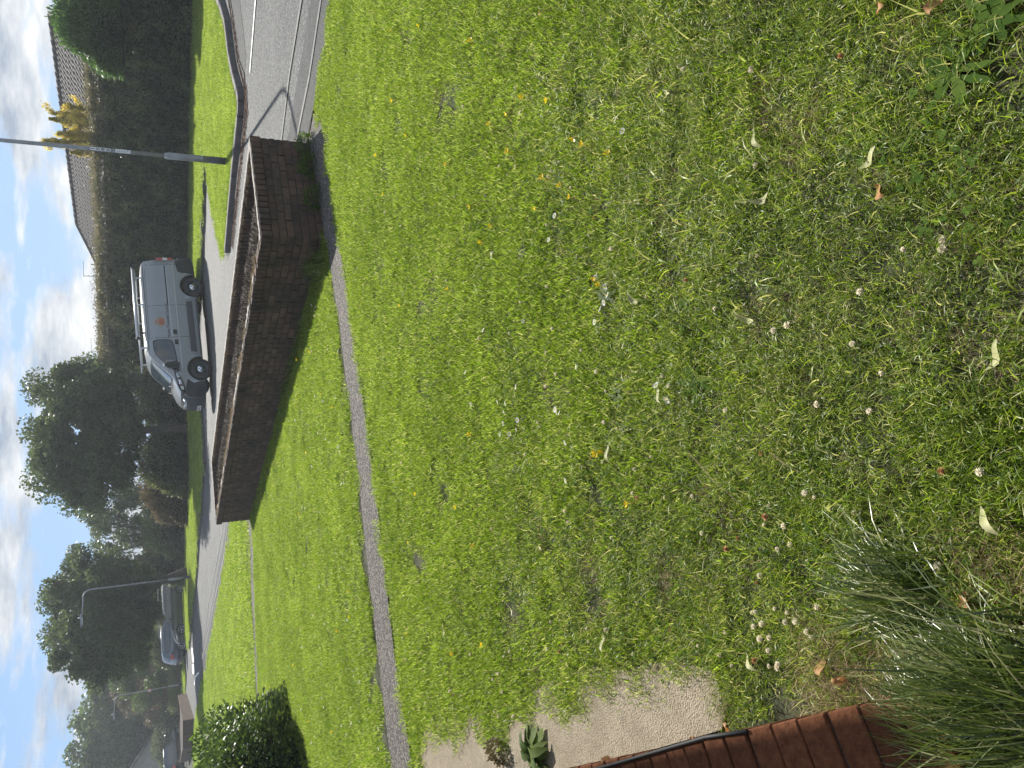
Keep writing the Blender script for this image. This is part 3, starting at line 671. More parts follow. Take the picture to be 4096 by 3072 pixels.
mb = MB(); c = a0 + sd * (Ls / 2 - .18) + sn_ * 0.2; mb.box((c.x, c.y, -0.33), (Ls + .34, 0.38, 0.42), Matrix.Rotation(ang_s, 3, 'Z')); mb.build('footing', M['mortar2'], sill)
cp = [a0 + sd * t + sn_ * o_ for t, o_ in ((-.3, .030), (0.2, .026), (.6, .018), (.95, 0.006), (1.25, -.004), (1.46, .004))]
mb = MB(); mb.tube([(p.x, p.y, ztop + 0.008) for p in cp[:3]] + [(p.x, p.y, ztop + 0.006) for p in cp[3:]], 0.0065, 8)
tag(mb.build('cable', M['black'], None, True), 'black cable lying along the sunlit edge of the brick sill', 'cable')
# unseen, added to shade the sill: the eave slab; the house wall stands beside it
hz = 3.2; sh = (hz - ztop) / math.tan(SUN_EL); off_e = Vector((math.sin(SUN_AZ), math.cos(SUN_AZ))) * sh
hz_n = sn_ * 0.012
e0 = a0 - sd * 0.8 + hz_n + off_e; e1 = a0 + sd * (Ls - .05) + hz_n + off_e
ev = thing('sill_shade_blocker', 'house wall and an added shade eave just outside the left edge', 'blocker', (0, 0, 0))
mb = MB(); cc = (e0 + e1) / 2 + sn_ * 1.5; mb.box((cc.x, cc.y, hz + 0.06), ((e1 - e0).length, 3.0, 0.12), Matrix.Rotation(ang_s, 3, 'Z')); mb.build('roof', M['wood'], ev)  # overhead slab added out of view to keep sun off the sill

mb = MB(); cc = a0 + sd * (Ls / 2 + .4) + sn_ * 0.62; mb.box((cc.x, cc.y, 2.0), (Ls + 6.4, .2, 4.0), Matrix.Rotation(ang_s, 3, 'Z')); mb.build('wall', M['brick'], ev)

# ------------------------------------------------------------ foliage tools
def leaf_mesh(name, P_, size, m, tones, seed, asp=0.6, up=None, fold=0.0):
    """one diamond/quad leaf per point"""
    r_ = np.random.default_rng(seed); n = len(P_)
    d = r_.normal(0, 1, (n, 3)); d /= np.linalg.norm(d, axis=1)[:, None]
    if up is not None: d = d + np.array(up); d /= np.linalg.norm(d, axis=1)[:, None]
    e = r_.normal(0, 1, (n, 3)); s = np.cross(d, e); s /= np.linalg.norm(s, axis=1)[:, None]
    sz = (size * (0.65 + 0.7 * r_.random(n)))[:, None]
    V = np.stack([P_ - d * sz * .5, P_ + s * sz * asp * .5, P_ + d * sz * .5, P_ - s * sz * asp * .5], 1).reshape(-1, 3)
    b = np.arange(n) * 4; T = np.stack([b, b + 1, b + 2, b + 3], 1)
    me = fastmesh(name, V, T); tone_attr(me, np.repeat(np.clip(tones, 0, 1), 4)); me.materials.append(m)
    return me
def limb(mb, a, b, r0, r1, rr, n=6, wob=0.06):
    a = Vector(a); b = Vector(b); L_ = (b - a).length; pts = []
    for i in range(5):
        f = i / 4; pts.append(a.lerp(b, f) + Vector((rr.uniform(-1, 1), rr.uniform(-1, 1), rr.uniform(-.4, .4))) * L_ * wob * math.sin(f * math.pi))
    mb.tube(pts, [r0 + (r1 - r0) * i / 4 for i in range(5)], n)
def tree(name, label, cat, base, H_, crown_c, crown_r, nleaf, lsize, m, seed, trunk_r=0.2, fork=2.2, ncl=70, lean=0.0, group=None, shell=0.35, clump=0.215, lower=None):
    rr = random.Random(seed); r_ = np.random.default_rng(seed)
    t = thing(name, label, cat, base, 0, group)
    cc = np.array(crown_c); cr = np.array(crown_r)
    cl = []
    while len(cl) < ncl:
        d = r_.normal(0, 1, 3); d /= np.linalg.norm(d)
        rad = shell + (1 - shell) * r_.random() ** 0.6
        p = cc + d * cr * rad * (1 + 0.09 * noise.noise(Vector(d * 2.3) + Vector((seed, 0, 0))))
        if p[2] < (lower if lower is not None else fork * 0.75): continue
        cl.append(p)
    mb = MB(); top = Vector((lean, 0, fork))
    mb.tube([(0, 0, -0.2), (0.02, 0, fork * .25), (lean * .5, 0.02, fork * .6), top], [trunk_r * 1.35, trunk_r, trunk_r * .9, trunk_r * .85], 12)
    mb.build('trunk', M['bark'], t, True)
    mains = []
    for i in range(6):
        a = i * 1.047 + rr.uniform(-.3, .3); e = Vector((cc[0] + math.cos(a) * cr[0] * .45, cc[1] + math.sin(a) * cr[1] * .45, cc[2] + rr.uniform(-.1, .5) * cr[2])); mains.append(e)
        mb = MB(); limb(mb, top - Vector((0, 0, .15)), e, trunk_r * .5, trunk_r * .18, rr); mb.build('limb', M['bark'], t, True)
    mb = MB()
    for p in cl[:40]:
        q = Vector(p); e = min(mains, key=lambda v: (v - q).length); limb(mb, e, q, trunk_r * .16, .01, rr, 4)
    o = mb.build('twigs', M['bark'], t, True); o['kind'] = 'stuff'
    cl = np.array(cl); idx = r_.integers(0, len(cl), nleaf); cs_ = clump * float(np.mean(cr)) * (0.6 + 0.8 * r_.random(len(cl)))
    g = r_.normal(0, 1, (nleaf, 3)); g /= np.linalg.norm(g, axis=1)[:, None]; g *= (r_.random(nleaf) ** 0.45)[:, None]
    P_ = cl[idx] + g * cs_[idx][:, None] * np.array([1, 1, .75])
    P_ = P_[P_[:, 2] > (lower if lower is not None else fork * .6)]
    tones = r_.random(len(P_)) * .6 + (r_.random(len(cl)) * .4)[idx[:len(P_)]]
    link('crown', leaf_mesh('crown', P_, lsize, m, tones, seed, 0.7), None, t)
    return t
def bush(name, label, cat, base, rad, H_, nleaf, lsize, m, seed, group=None, core=True, box=0.0, asp=.55, pos=None, flat=False):
    t = thing(name, label, cat, base, 0, group); r_ = np.random.default_rng(seed)
    d = r_.normal(0, 1, (nleaf, 3)); d[:, 2] = np.abs(d[:, 2]); d /= np.linalg.norm(d, axis=1)[:, None]
    if box:   # squarer, clipped shape
        mxv = np.max(np.abs(d), axis=1)[:, None]; d = d * (1 - box) + d / mxv * box
    lump = np.array([noise.noise(Vector(x * 2.2) + Vector((seed, 0, 0))) + .5 * noise.noise(Vector(x * 5.5) + Vector((seed, 4, 0))) for x in d[:, :3]])
    rr = (0.80 + 0.20 * r_.random(nleaf) ** .5) * (1 + 0.17 * lump)
    P_ = d * rr[:, None] * np.array([rad[0], rad[1], H_]); P_[:, 2] = np.abs(P_[:, 2])
    P_ += r_.normal(0, lsize * .5, P_.shape)
    P_[:, 2] = np.maximum(P_[:, 2], 0.02)
    link('foliage', leaf_mesh('foliage', P_, lsize, m, r_.random(len(P_)), seed, asp), None, t)
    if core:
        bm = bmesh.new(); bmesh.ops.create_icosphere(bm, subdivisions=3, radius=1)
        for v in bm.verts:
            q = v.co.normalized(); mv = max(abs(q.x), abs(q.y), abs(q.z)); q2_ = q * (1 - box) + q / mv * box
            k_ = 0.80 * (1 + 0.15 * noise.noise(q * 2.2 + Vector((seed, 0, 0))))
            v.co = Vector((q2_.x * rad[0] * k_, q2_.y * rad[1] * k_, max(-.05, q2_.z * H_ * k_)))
        me = bpy.data.meshes.new('shade_core'); bm.to_mesh(me); bm.free(); link('shade_core', me, M['core'], t)  # near-black body standing in for the shade among the leaves
    return t

# tall dark hedge: an extruded, uneven body wrapped in leaves
hfront = [(14.5, 21.5), (12.3, 25.4), (10.6, 28.6), (8.7, 31.0), (6.3, 33.6), (3.6, 36.6), (1.2, 40.6)]
def hedge(label, line, Hs, thick, n, lsize, seed):
    t = thing('tall_hedge', label, 'hedge', (0, 0, 0)); r_ = np.random.default_rng(seed)
    L_ = [0]; V2 = [Vector(p) for p in line]
    for i in range(1, len(V2)): L_.append(L_[-1] + (V2[i] - V2[i - 1]).length)
    def at(s):
        for i in range(1, len(V2)):
            if s <= L_[i] or i == len(V2) - 1:
                f = (s - L_[i - 1]) / (L_[i] - L_[i - 1]); d = (V2[i] - V2[i - 1]).normalized(); n_ = Vector((-d.y, d.x)); 
                return V2[i - 1].lerp(V2[i], f), n_, Hs[i - 1] + (Hs[i] - Hs[i - 1]) * f
    T_ = L_[-1]; P_ = []; tp = []; Ptop = []
    for k in range(n):
        s = r_.random() * T_; p, n_, Hh = at(s); u = r_.random()
        Hh = Hh * (1 + 0.025 * noise.noise(Vector((s * .9, 0, 1))) + 0.015 * noise.noise(Vector((s * 3.1, 0, 7))))
        if u < 0.72:
            z = Hh * r_.random() ** 0.9; dep = abs(r_.normal(0, .10)); round_ = 0.5 * max(0, (z / Hh - 0.78) / 0.22) ** 2
            b_ = 0.36 * noise.noise(Vector((s * .55, z * .7, 2.5))) + 0.30 * noise.noise(Vector((s * 1.7, z * 1.5, 9.5))) + .12 * noise.noise(Vector((s * 5, z * 4, 1.5))); q = -n_ * (dep + round_ - .1) + n_ * b_ * -1
            q3 = (p.x + q.x, p.y + q.y, z); tn_ = .35 + .6 * noise.noise(Vector((s * 1.3, z * 1.6, 5.5))) + .5 * noise.noise(Vector((s * 4, z * 3.5, 15.5)))
            top_ = z > Hh * .84 and r_.random() < .75
            (Ptop if top_ else P_).append(q3)
            if top_ and r_.random() < .8: P_.append((p.x + q.x - n_.x * .12, p.y + q.y - n_.y * .12, z)); tp.append(tn_)
            if not top_: tp.append(tn_)
        else:
            dd = r_.random() * thick; z = Hh + r_.normal(0, .07) + (0.22 * r_.random() if r_.random() < .12 else 0); q = -n_ * (dd + .3)
            Ptop.append((p.x + q.x, p.y + q.y, z))
    P_ = np.array(P_); Ptop = np.array(Ptop)
    link('foliage', leaf_mesh('foliage', P_, lsize, M['leaf_hedge'], np.array(tp) + r_.random(len(P_)) * .35 - .1, seed, .5), None, t)
    link('top_growth', leaf_mesh('top_growth', Ptop, lsize * .9, M['leaf_sunlit'], r_.random(len(Ptop)), seed + 1, .5, up=(0, 0, .5)), None, t)
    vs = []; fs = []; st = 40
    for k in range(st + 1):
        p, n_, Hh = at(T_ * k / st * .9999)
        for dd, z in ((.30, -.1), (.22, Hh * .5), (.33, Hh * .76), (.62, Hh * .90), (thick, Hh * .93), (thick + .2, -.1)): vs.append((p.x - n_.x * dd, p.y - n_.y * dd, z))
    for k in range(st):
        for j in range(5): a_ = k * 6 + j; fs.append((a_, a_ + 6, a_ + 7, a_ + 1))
    link('shade_core', meshv(vs, fs), M['core'], t)  # hedge's inner shade, put in as a near-black body
    return t
hedge('tall dark overgrown hedge running behind the lamp post and van', hfront, [3.0, 3.15, 3.3, 3.33, 3.42, 3.58, 3.8], 1.6, 135000, 0.085, 5)
a_, e_ = azel(280, 130)
D = 28.6
bush('laurel_shrub', 'vivid green laurel mound topping the hedge at the right edge', 'shrub', (D * math.sin(R(23.3)), D * math.cos(R(23.3)), 2.2), (1.3, 1.0), 1.75, 13000, 0.13, M['leaf_bright'], 11, asp=.35)

# golden conifer behind the hedge: several ragged spires
def spire_tree():
    D = 34.0; az = R(17.45); t = thing('golden_conifer', 'ragged golden yellow conifer poking above the hedge', 'conifer', (D * math.sin(az), D * math.cos(az), 0))
    r_ = np.random.default_rng(8); P_ = []; tn = []
    sp = [(-1.0, 0, 5.5, .75), (-.45, .2, 5.0, .6), (.15, -.1, 5.25, .75), (.55, .1, 5.2, .6), (1.0, 0, 4.7, .8), (-1.4, .1, 4.5, .7), (0.1, 0, 4.3, 1.3)]
    sp = [(x * .72, y, 2.2 + (h - 2.2) * .86, w * .8) for x, y, h, w in sp]
    mb = MB()
    for x, y, h, w in sp:
        mb.tube([(0, 0, 1), (x * .6, y, 2.6), (x, y, h - .1)], [.07, .05, .01], 5)
        for k in range(3600):
            f = r_.random() ** .8; z = 2.2 + (h - 2.2) * f; ww = w * (1 - f) ** .8 * (0.72 + 1.3 * noise.noise(Vector((x * 3, z * 4.5, 1.7))) + .9 * noise.noise(Vector((x * 9, z * 11, 3.7)))) + .05
            a = r_.random() * 6.28; rr = ww * r_.random() ** .4; P_.append((x * (0.7 + .3 * f) + math.cos(a) * rr, y + math.sin(a) * rr, z)); tn.append(.3 + .7 * r_.random() * (rr / (ww + .01)))
    for k in range(46):      # feathery side sprays
        x, y, h, w = sp[k % 7]; z = 2.4 + (h - 2.5) * r_.random() ** .8; a = r_.random() * 6.28; l = .25 + .32 * r_.random()
        for q in range(190):
            f = r_.random(); P_.append((x * .9 + math.cos(a) * l * f * (.9 - .35 * (z - 2.4) / 3) + r_.normal(0, .05), y + math.sin(a) * l * f + r_.normal(0, .05), z + .55 * l * f + r_.normal(0, .06))); tn.append(.4 + .6 * f)
    link('crown', leaf_mesh('crown', np.array(P_), .075, M['leaf_gold'], np.array(tn), 4, .5, up=(0, 0, 1.2)), None, t)
    mb.build('trunk', M['bark'], t, True)
spire_tree()

# roadside trees
def atxy(az, D): return (D * math.sin(R(az)), D * math.cos(R(az)), 0)
def tb(px, py, D): v = polar(px, py, D); return (v.x, v.y, gz(v.x, v.y))
tree('sycamore_tree', 'broad dark tree with a straight trunk just left of the van', 'tree', tb(765, 1712, 41), 7.6, (-0.15, 0, 4.7), (3.6, 3.0, 2.35), 74000, 0.15, M['leaf_tree'], 21, .20, 3.1, 230, group=None, lower=2.2)
tree('sycamore_tree', 'dark tree with forked trunk behind the second lamp post', 'tree', tb(760, 2290, 48), 8, (-1.9, .5, 4.6), (3.7, 3.2, 2.8), 70000, 0.165, M['leaf_tree'], 22, .26, 1.6, 230, lean=-.3, lower=1.5)
tree('lime_tree', 'huge dense round tree filling the far left skyline', 'tree', tb(700, 2890, 98), 11, (-.5, 0, 5.6), (6.4, 5, 4.6), 70000, 0.38, M['leaf_lime'], 23, .35, 2.0, 240, lower=.6, shell=.35)
tree('lime_tree', 'second domed tree half hidden behind the twin lamp posts', 'tree', tb(700, 2740, 95), 10, (0, 0, 4.6), (4.6, 4, 3.9), 44000, 0.34, M['leaf_lime'], 24, .3, 2.0, 160, lower=.6, shell=.35)
tree('sycamore_tree', 'smaller loose tree filling the gap between the two dark trees', 'tree', tb(730, 2110, 56), 6, (0, 0, 3.6), (3.4, 2.6, 2.6), 26000, 0.13, M['leaf_tree'], 25, .15, 1.5, 60, lower=.5)
tree('sycamore_tree', 'low dark tree behind the front of the van', 'tree', tb(760, 1560, 46), 5, (0, 0, 2.9), (3.2, 2.4, 2.3), 30000, 0.12, M['leaf_tree'], 26, .15, 1.2, 60, lower=.3)
tree('sycamore_tree', 'low tree rising between the forked tree and the big far tree', 'tree', tb(735, 2600, 78), 6, (0, 0, 3.6), (4.2, 3, 3.2), 26000, 0.18, M['leaf_lime'], 27, .15, 1.3, 60, lower=.3)
tree('sycamore_tree', 'brownish tree behind the reed like hedge', 'tree', tb(735, 2700, 84), 6, (0, 0, 3.0), (3.4, 3, 2.9), 22000, 0.16, M['leaf_brown'], 28, .15, 1.2, 60, lower=.2)
belt = [
 ('tall green bush close to the left of the straight tree trunk', 764, 1830, 42, (2.0, 1.4), 2.4, 'leaf_shrub'), ('brown tinged arching bush on the verge between two trees', 745, 1960, 45, (1.9, 1.4), 2.2, 'leaf_brown'),
 ('dark bush low behind the forked tree', 738, 2180, 55, (2.8, 1.6), 2.3, 'leaf_hedge'), ('pale green bush beyond the forked trunk', 745, 2240, 54, (1.4, 1.2), 2.7, 'leaf_shrub'),
 ('grey green bush behind the silver estate car', 742, 2390, 64, (2.3, 1.5), 2.7, 'leaf_shrub'), ('bright bush rising over the blue grey car', 741, 2560, 66, (2.1, 1.4), 2.6, 'leaf_shrub'),
 ('dark bush in shade right of the straight tree trunk', 768, 1600, 43, (2.2, 1.5), 2.0, 'leaf_hedge'), ('dark bush behind the van nose', 775, 1500, 44, (2.4, 1.5), 2.6, 'leaf_hedge'),
 ('dark bush behind the two parked cars', 742, 2470, 67, (2.6, 1.5), 2.2, 'leaf_hedge'), ('dark undergrowth beneath the round far tree', 722, 2850, 86, (4.2, 2), 2.2, 'leaf_hedge'),
 ('grey green undergrowth at the far left behind the black car', 722, 2960, 84, (3.4, 2), 2.6, 'leaf_hedge'), ('shaded bush below the gap in the trees', 740, 2080, 52, (2.6, 1.5), 2.4, 'leaf_tree')]
for i, (lb, px, py, D_, rad, h_, mm_) in enumerate(belt):
    bush('bush', lb, 'bush', tb(px, py, D_), rad, h_, 9000, 0.10 + D_ * .0007, M[mm_], 40 + i, group='undergrowth behind the verge')
# reed-like pale hedge by the far lamp posts
def reeds():
    a = Vector(G(732, 2635)); b = Vector(G(736, 2815)); t = thing('reed_hedge', 'pale tall grasses in a row beneath the round speed sign', 'reeds', (0, 0, 0)); r_ = np.random.default_rng(9); P_ = []
    sc_ = 0.97
    for k in range(9000):
        q = a.lerp(b, r_.random()) * 1.03; P_.append((q.x + r_.normal(0, .3), q.y + r_.normal(0, .5), r_.random() ** .7 * (1.05 + .3 * noise.noise(Vector((q.x, q.y, 0))))))
    link('stems', leaf_mesh('stems', np.array(P_), .26, M['leaf_shrub'], .5 + .5 * r_.random(len(P_)), 2, .16, up=(0, 0, 2.2)), None, t)
reeds()

# glossy clipped bush at the left of the near lawn
bx = bush('laurel_bush', 'glossy clipped round laurel bush at the left edge of the lawn', 'bush', (-6.02, 10.75, 0), (1.75, 1.62), 1.34, 27000, 0.064, M['leaf_laurel'], 31, box=.35, asp=.45)

# ------------------------------------------------------------ houses behind the hedge (only roofs show)
def house(label, A, B, depth, zr, ze, hip, cols, rows, skip_tiles=False):
    """hipped bungalow: ridge from A (left) to B (right), front slope faces the camera side"""
    t = thing('bungalow', label, 'house', (0, 0, 0)); A = Vector(A); B = Vector(B); d = (B - A).normalized(); n_ = Vector((d.y, -d.x))
    if n_.y > 0: n_ = -n_
    Le = A - d * hip; Re = B + d * hip
    c = [Le + n_ * depth, Re + n_ * depth, Re - n_ * depth, Le - n_ * depth]
    vs = [(A.x, A.y, zr), (B.x, B.y, zr)] + [(p.x, p.y, ze) for p in c]
    fs = [(0, 2, 3, 1), (1, 3, 4), (1, 4, 5, 0), (0, 5, 2)]
    roof = link('roof', meshv(vs, fs), M['tile'], t)
    w4 = [Le * 1 + d * .4 + n_ * (depth - .4), Re - d * .4 + n_ * (depth - .4), Re - d * .4 - n_ * (depth - .4), Le + d * .4 - n_ * (depth - .4)]
    vs = [(p.x, p.y, z) for p in w4 for z in (-.1, ze + .1)]; link('wall', meshv(vs, [(2 * i, 2 * ((i + 1) % 4), 2 * ((i + 1) % 4) + 1, 2 * i + 1) for i in range(4)]), M['render'], t)
    if skip_tiles: return t
    # interlocking tiles, curved across, laid in courses up the front slope
    tw = 0.30; me_mb = MB(); sl_len = math.hypot(depth, zr - ze); sv = Vector((n_.x * depth, n_.y * depth, ze - zr)).normalized(); nv = Vector((d.x, d.y, 0)).cross(sv); 
    if nv.z < 0: nv = -nv
    gl = 0.34
    prof = [(-.15, .0), (-.11, .035), (-.05, .045), (0.0, .035), (.04, .008), (.10, .0), (.15, .0)]
    vs = []; 
    for u, hh in prof:
        for s_, l_ in ((0, .0), (gl + .04, .02)): vs.append(Vector((d.x, d.y, 0)) * u + sv * s_ + nv * (hh + l_ + .01))
    fs = [(2 * i, 2 * i + 1, 2 * i + 3, 2 * i + 2) for i in range(len(prof) - 1)]
    k = len(vs)
    for i, (u, hh) in enumerate(prof): vs.append(Vector((d.x, d.y, 0)) * u + sv * (gl + .04) + nv * (-.005))
    fs += [(2 * i + 1, k + i, k + i + 1, 2 * i + 3) for i in range(len(prof) - 1)]
    tm = meshv(vs, fs); tm.materials.append(M['tile'])
    Ltot = (B - A).length; cand = []
    for r_ in range(rows):
        fr = r_ * gl / sl_len; ext = hip * fr; nx = int((Ltot + 2 * ext) / tw)
        for i in range(nx):
            u = -ext + tw * (i + .5) + (Ltot + 2 * ext - nx * tw) / 2
            p = A + d * u; cand.append((Vector((p.x, p.y, zr)) + sv * (r_ * gl + .02), r_))
    for i, (p, r_) in enumerate(cand):
        if i < 270:
            o = bpy.data.objects.new('tile', tm); COL.objects.link(o); o.parent = t; o.location = p
    V = []; F = []
    for p, r_ in cand[270:]:
        k = len(V); V += [tuple(v.co + p) for v in tm.vertices]; F += [tuple(i + k for i in q.vertices) for q in tm.polygons]
    if V: o = link('tiles', meshv(V, F), M['tile'], t); o['kind'] = 'stuff'
    mb = MB(); n_r = int(Ltot / .42)
    for i in range(n_r):
        p = A + d * ((i + .5) * Ltot / n_r); o = MB(); o.tube([(p.x - d.x * .2, p.y - d.y * .2, zr + .03), (p.x + d.x * .2, p.y + d.y * .2, zr + .035 + .01 * (i % 2))], .12, 10); o.build('ridge_tile', M['tile'], t, True)
    for E_, s_ in ((A, -1), (B, 1)):
        e2 = E_ + d * hip * s_ + n_ * depth; o = MB(); o.tube([(E_.x, E_.y, zr + .04), (e2.x, e2.y, ze + .04)], .10, 8); o.build('hip_tiles', M['tile'], t, True)
    return t
pR = polar(206, 58, 43.5); pL = polar(310, 899, 51.8); zr = (pR.z + pL.z) / 2
house('bungalow with brown tiled hipped roof showing above the dark hedge', (pL.x, pL.y), (pR.x, pR.y), 4.6, zr, zr - 2.4, 3.2, 0, 8)
pR2 = polar(390, 1105, 62); pL2 = polar(432, 1560, 70); zr2 = pR2.z
house('further bungalow with only its brown ridge line above the hedge', (pL2.x, pL2.y), (pR2.x, pR2.y), 4, zr2 - .05, zr2 - 2.2, .3, 0, 0, True)
for i, (px, py, px0, lb) in enumerate([(335, 1102, 400, 'thin single television aerial on a mast above the hedge'), (366, 1403, 425, 'two armed television aerial on a mast left of the other aerial')]):
    p = polar(px, py, 63 + 5 * i); b_ = polar(px0 + 10, py + 4, 63 + 5 * i); t = thing('television_aerial', lb, 'aerial', (b_.x, b_.y, b_.z), 0, 'aerials above the hedge'); H_ = p.z - b_.z
    mb = MB(); mb.tube([(0, 0, -1.2), (0, 0, H_)], .022, 6); mb.build('mast', M['steel_dark'], t)
    for q in range(1 + i):
        mb = MB(); z = H_ - q * .75; mb.tube([(-.05, 0, z), (1.1 - .1 * q, .2, z + .03)], .014, 5)
        for e in range(9): mb.tube([(.1 + e * .11, .02 * e - .12, z), (.1 + e * .11, .02 * e + .14, z + .02)], .006, 4)
        mb.build('boom', M['steel_dark'], t)
# far pale house at the left edge
hp = polar(735, 3060, 84)
hh_ = thing('far_house', 'pale rendered gable house behind the black car', 'house', (hp.x - 1.6, hp.y + 4, 0), R(20))
gw = 3.4
link('wall', meshv([(-gw, 0, 0), (gw, 0, 0), (gw, 0, 2.4), (0, 0, 4.9), (-gw, 0, 2.4), (-gw, 8, 0), (gw, 8, 0), (gw, 8, 2.4), (0, 8, 4.9), (-gw, 8, 2.4)], [(0, 1, 2, 3, 4), (1, 6, 7, 2), (5, 0, 4, 9), (6, 5, 9, 8, 7)]), M['render'], hh_)
link('roof', meshv([(-gw - .3, -.35, 2.25), (0, -.35, 5.02), (gw + .3, -.35, 2.25), (-gw - .3, 8.3, 2.25), (0, 8.3, 5.02), (gw + .3, 8.3, 2.25), (-gw - .3, -.35, 2.1), (0, -.35, 4.86), (gw + .3, -.35, 2.1)], [(0, 1, 4, 3), (1, 2, 5, 4), (0, 6, 7, 1), (1, 7, 8, 2)]), M['tile'], hh_)
mb = MB(); mb.box((1.2, -.03, 1.9), (.75, .05, .35)); mb.build('vent', M['wood'], hh_)
# ------------------------------------------------------------ street lamps
def text(body, size, m, parent, Mt, name='lettering', extrude=0.0008, bold=0.0):
    cu = bpy.data.curves.new(name, 'FONT'); cu.body = body; cu.size = size; cu.align_x = 'CENTER'; cu.align_y = 'CENTER'; cu.extrude = extrude; cu.offset = bold
    cu.materials.append(m)
    tmp = bpy.data.objects.new('tmp', cu); COL.objects.link(tmp); dg = bpy.context.evaluated_depsgraph_get(); me = bpy.data.meshes.new_from_object(tmp.evaluated_get(dg))
    bpy.data.objects.remove(tmp); me.materials.clear(); me.materials.append(m)
    o = link(name, me, None, parent); o.matrix_local = Mt; return o
def lamp(name, label, x, y, z, H_, arm, r0=.068, r1=.039, group='street lamps', sect=1.05):
    t = thing(name, label, 'street lamp', (x, y, z), 0, group); a = Vector((arm[0], arm[1], 0))
    mb = MB(); mb.tube([(0, 0, -.1), (0, 0, .36)], r0 + .002, 16); mb.build('base_section', M['steel_dark'], t, True)
    mb = MB(); mb.tube([(0, 0, .36), (0, 0, sect), (0, 0, sect + .06)], [r0, r0, r1 + .004], 16)
    mb.build('lower_pole', M['steel'], t, True)
    pts = [Vector((0, 0, sect + .05)), Vector((0, 0, H_ * .5)), Vector((0, 0, H_ - .35))]
    for k in range(1, 7):
        q = k / 6 * math.pi / 2; pts.append(Vector((0, 0, H_ - .35)) + a.normalized() * .35 * (1 - math.cos(q)) + Vector((0, 0, .35 * math.sin(q))))
    e = a + Vector((0, 0, H_ + .04)); pts.append(e)
    mb = MB(); mb.tube(pts, [r1, r1, r1 * .92] + [r1 * .85] * 6 + [r1 * .75], 12); mb.build('pole', M['steel'], t, True)
    mb = MB(); mb.box((0, -r0 - .004, .72), (.07, .012, .5)); mb.build('access_door', M['steel'], t)
    d = a.normalized(); Mr = Matrix.Rotation(math.atan2(d.y, d.x), 3, 'Z')
    c = e + d * .3
    bm = bmesh.new(); bmesh.ops.create_cube(bm, size=1)
    for v in bm.verts:
        tp = .55 if v.co.x > 0 else 1.0; v.co = Vector((v.co.x * .66, v.co.y * .20 * tp, v.co.z * (.10 * tp)))
    bmesh.ops.bevel(bm, geom=bm.edges[:], offset=.03, segments=3, affect='EDGES'); me = bpy.data.meshes.new('lantern'); bm.to_mesh(me); bm.free()
    o = link('lantern', me, M['steel'], t); o.location = c + Vector((0, 0, .05)); o.rotation_euler = (0, 0, math.atan2(d.y, d.x))
    mb = MB(); mb.box((0.02, 0, -.055), (.36, .13, .03)); g = mb.build('lamp_lens', M['lens'], o)
    mb = MB(); mb.lathe([(.001, .12), (.028, .11), (.032, .05), (.03, 0)], (-.15, 0, 0.04), 'z', 10); mb.build('photocell', M['white'], o, True)
    return t
lx, ly = G(911, 646, .105)
L1 = lamp('street_lamp', 'nearest tall grey lamp post running out of the top of the picture', lx, ly, gz(lx, ly) + .105, 5.15, (-.95, -.75), sect=1.12)
for k, ch in enumerate('1580'):
    z = 2.42 - k * .085
    mb = MB(); mb.box((-.005, -.0398, z), (.055, .002, .084)); mb.build('number_plate', M['white'], L1)
    text(ch, .085, M['dark_text'], L1, Matrix.Translation((-.005, -.0416, z)) @ Matrix.Rotation(R(90), 4, 'X'), bold=.002)
mb = MB(); 
for k in range(8):
    a0_, a1_ = R(-150 + k * 14), R(-136 + k * 14); q = [(.0405 * math.cos(a), .0405 * math.sin(a), z) for a in (a0_, a1_) for z in (1.78, 2.04)]; mb.add(q, [(0, 2, 3, 1)])
st_ = mb.build('notice_sticker', M['white'], L1)
mb = MB()
for k in range(5): mb.box((-.012, -.0422, 2.0 - k * .03), (.035 - .006 * (k % 2), .001, .007))
mb.box((.008, -.0422, 1.83), (.014, .001, .03)); mb.build('notice_print', M['dark_text'], st_)
p = polar(772, 2306, 44); L2 = lamp('street_lamp', 'grey lamp post standing in front of the parked silver estate car', p.x, p.y, gz(p.x, p.y) + .08, 4.95, (-1.1, -.3))
p = polar(730, 2736, 70); L3 = lamp('street_lamp', 'far lamp post carrying the round speed limit sign', p.x, p.y, 0.02, 4.95, (-1.1, -.3))
p = polar(698, 2838, 96); L4 = lamp('street_lamp', 'farthest and tallest looking plain lamp post at the left', p.x, p.y, 0.1, 7.9, (-.5, -.6), r0=.09, r1=.06)
zs = 2.55
sg = thing('speed_sign', 'small round red ringed twenty sign on the far lamp post', 'road sign', (L3.location.x, L3.location.y - .09, zs))
mb = MB(); mb.lathe([(.001, -.01), (.155, -.01), (.155, .01), (.001, .01)], (0, 0, 0), 'y', 24); mb.build('disc', M['red'], sg)
mb = MB(); mb.lathe([(.001, -.014), (.115, -.014), (.115, -.008)], (0, 0, 0), 'y', 24); mb.build('face', M['white'], sg)
text('20', .17, M['dark_text'], sg, Matrix.Translation((0, -.016, 0)) @ Matrix.Rotation(R(90), 4, 'X'), bold=.004)
mb = MB(); mb.box((0, .03, 0), (.05, .06, .05)); mb.build('bracket', M['steel_dark'], sg)

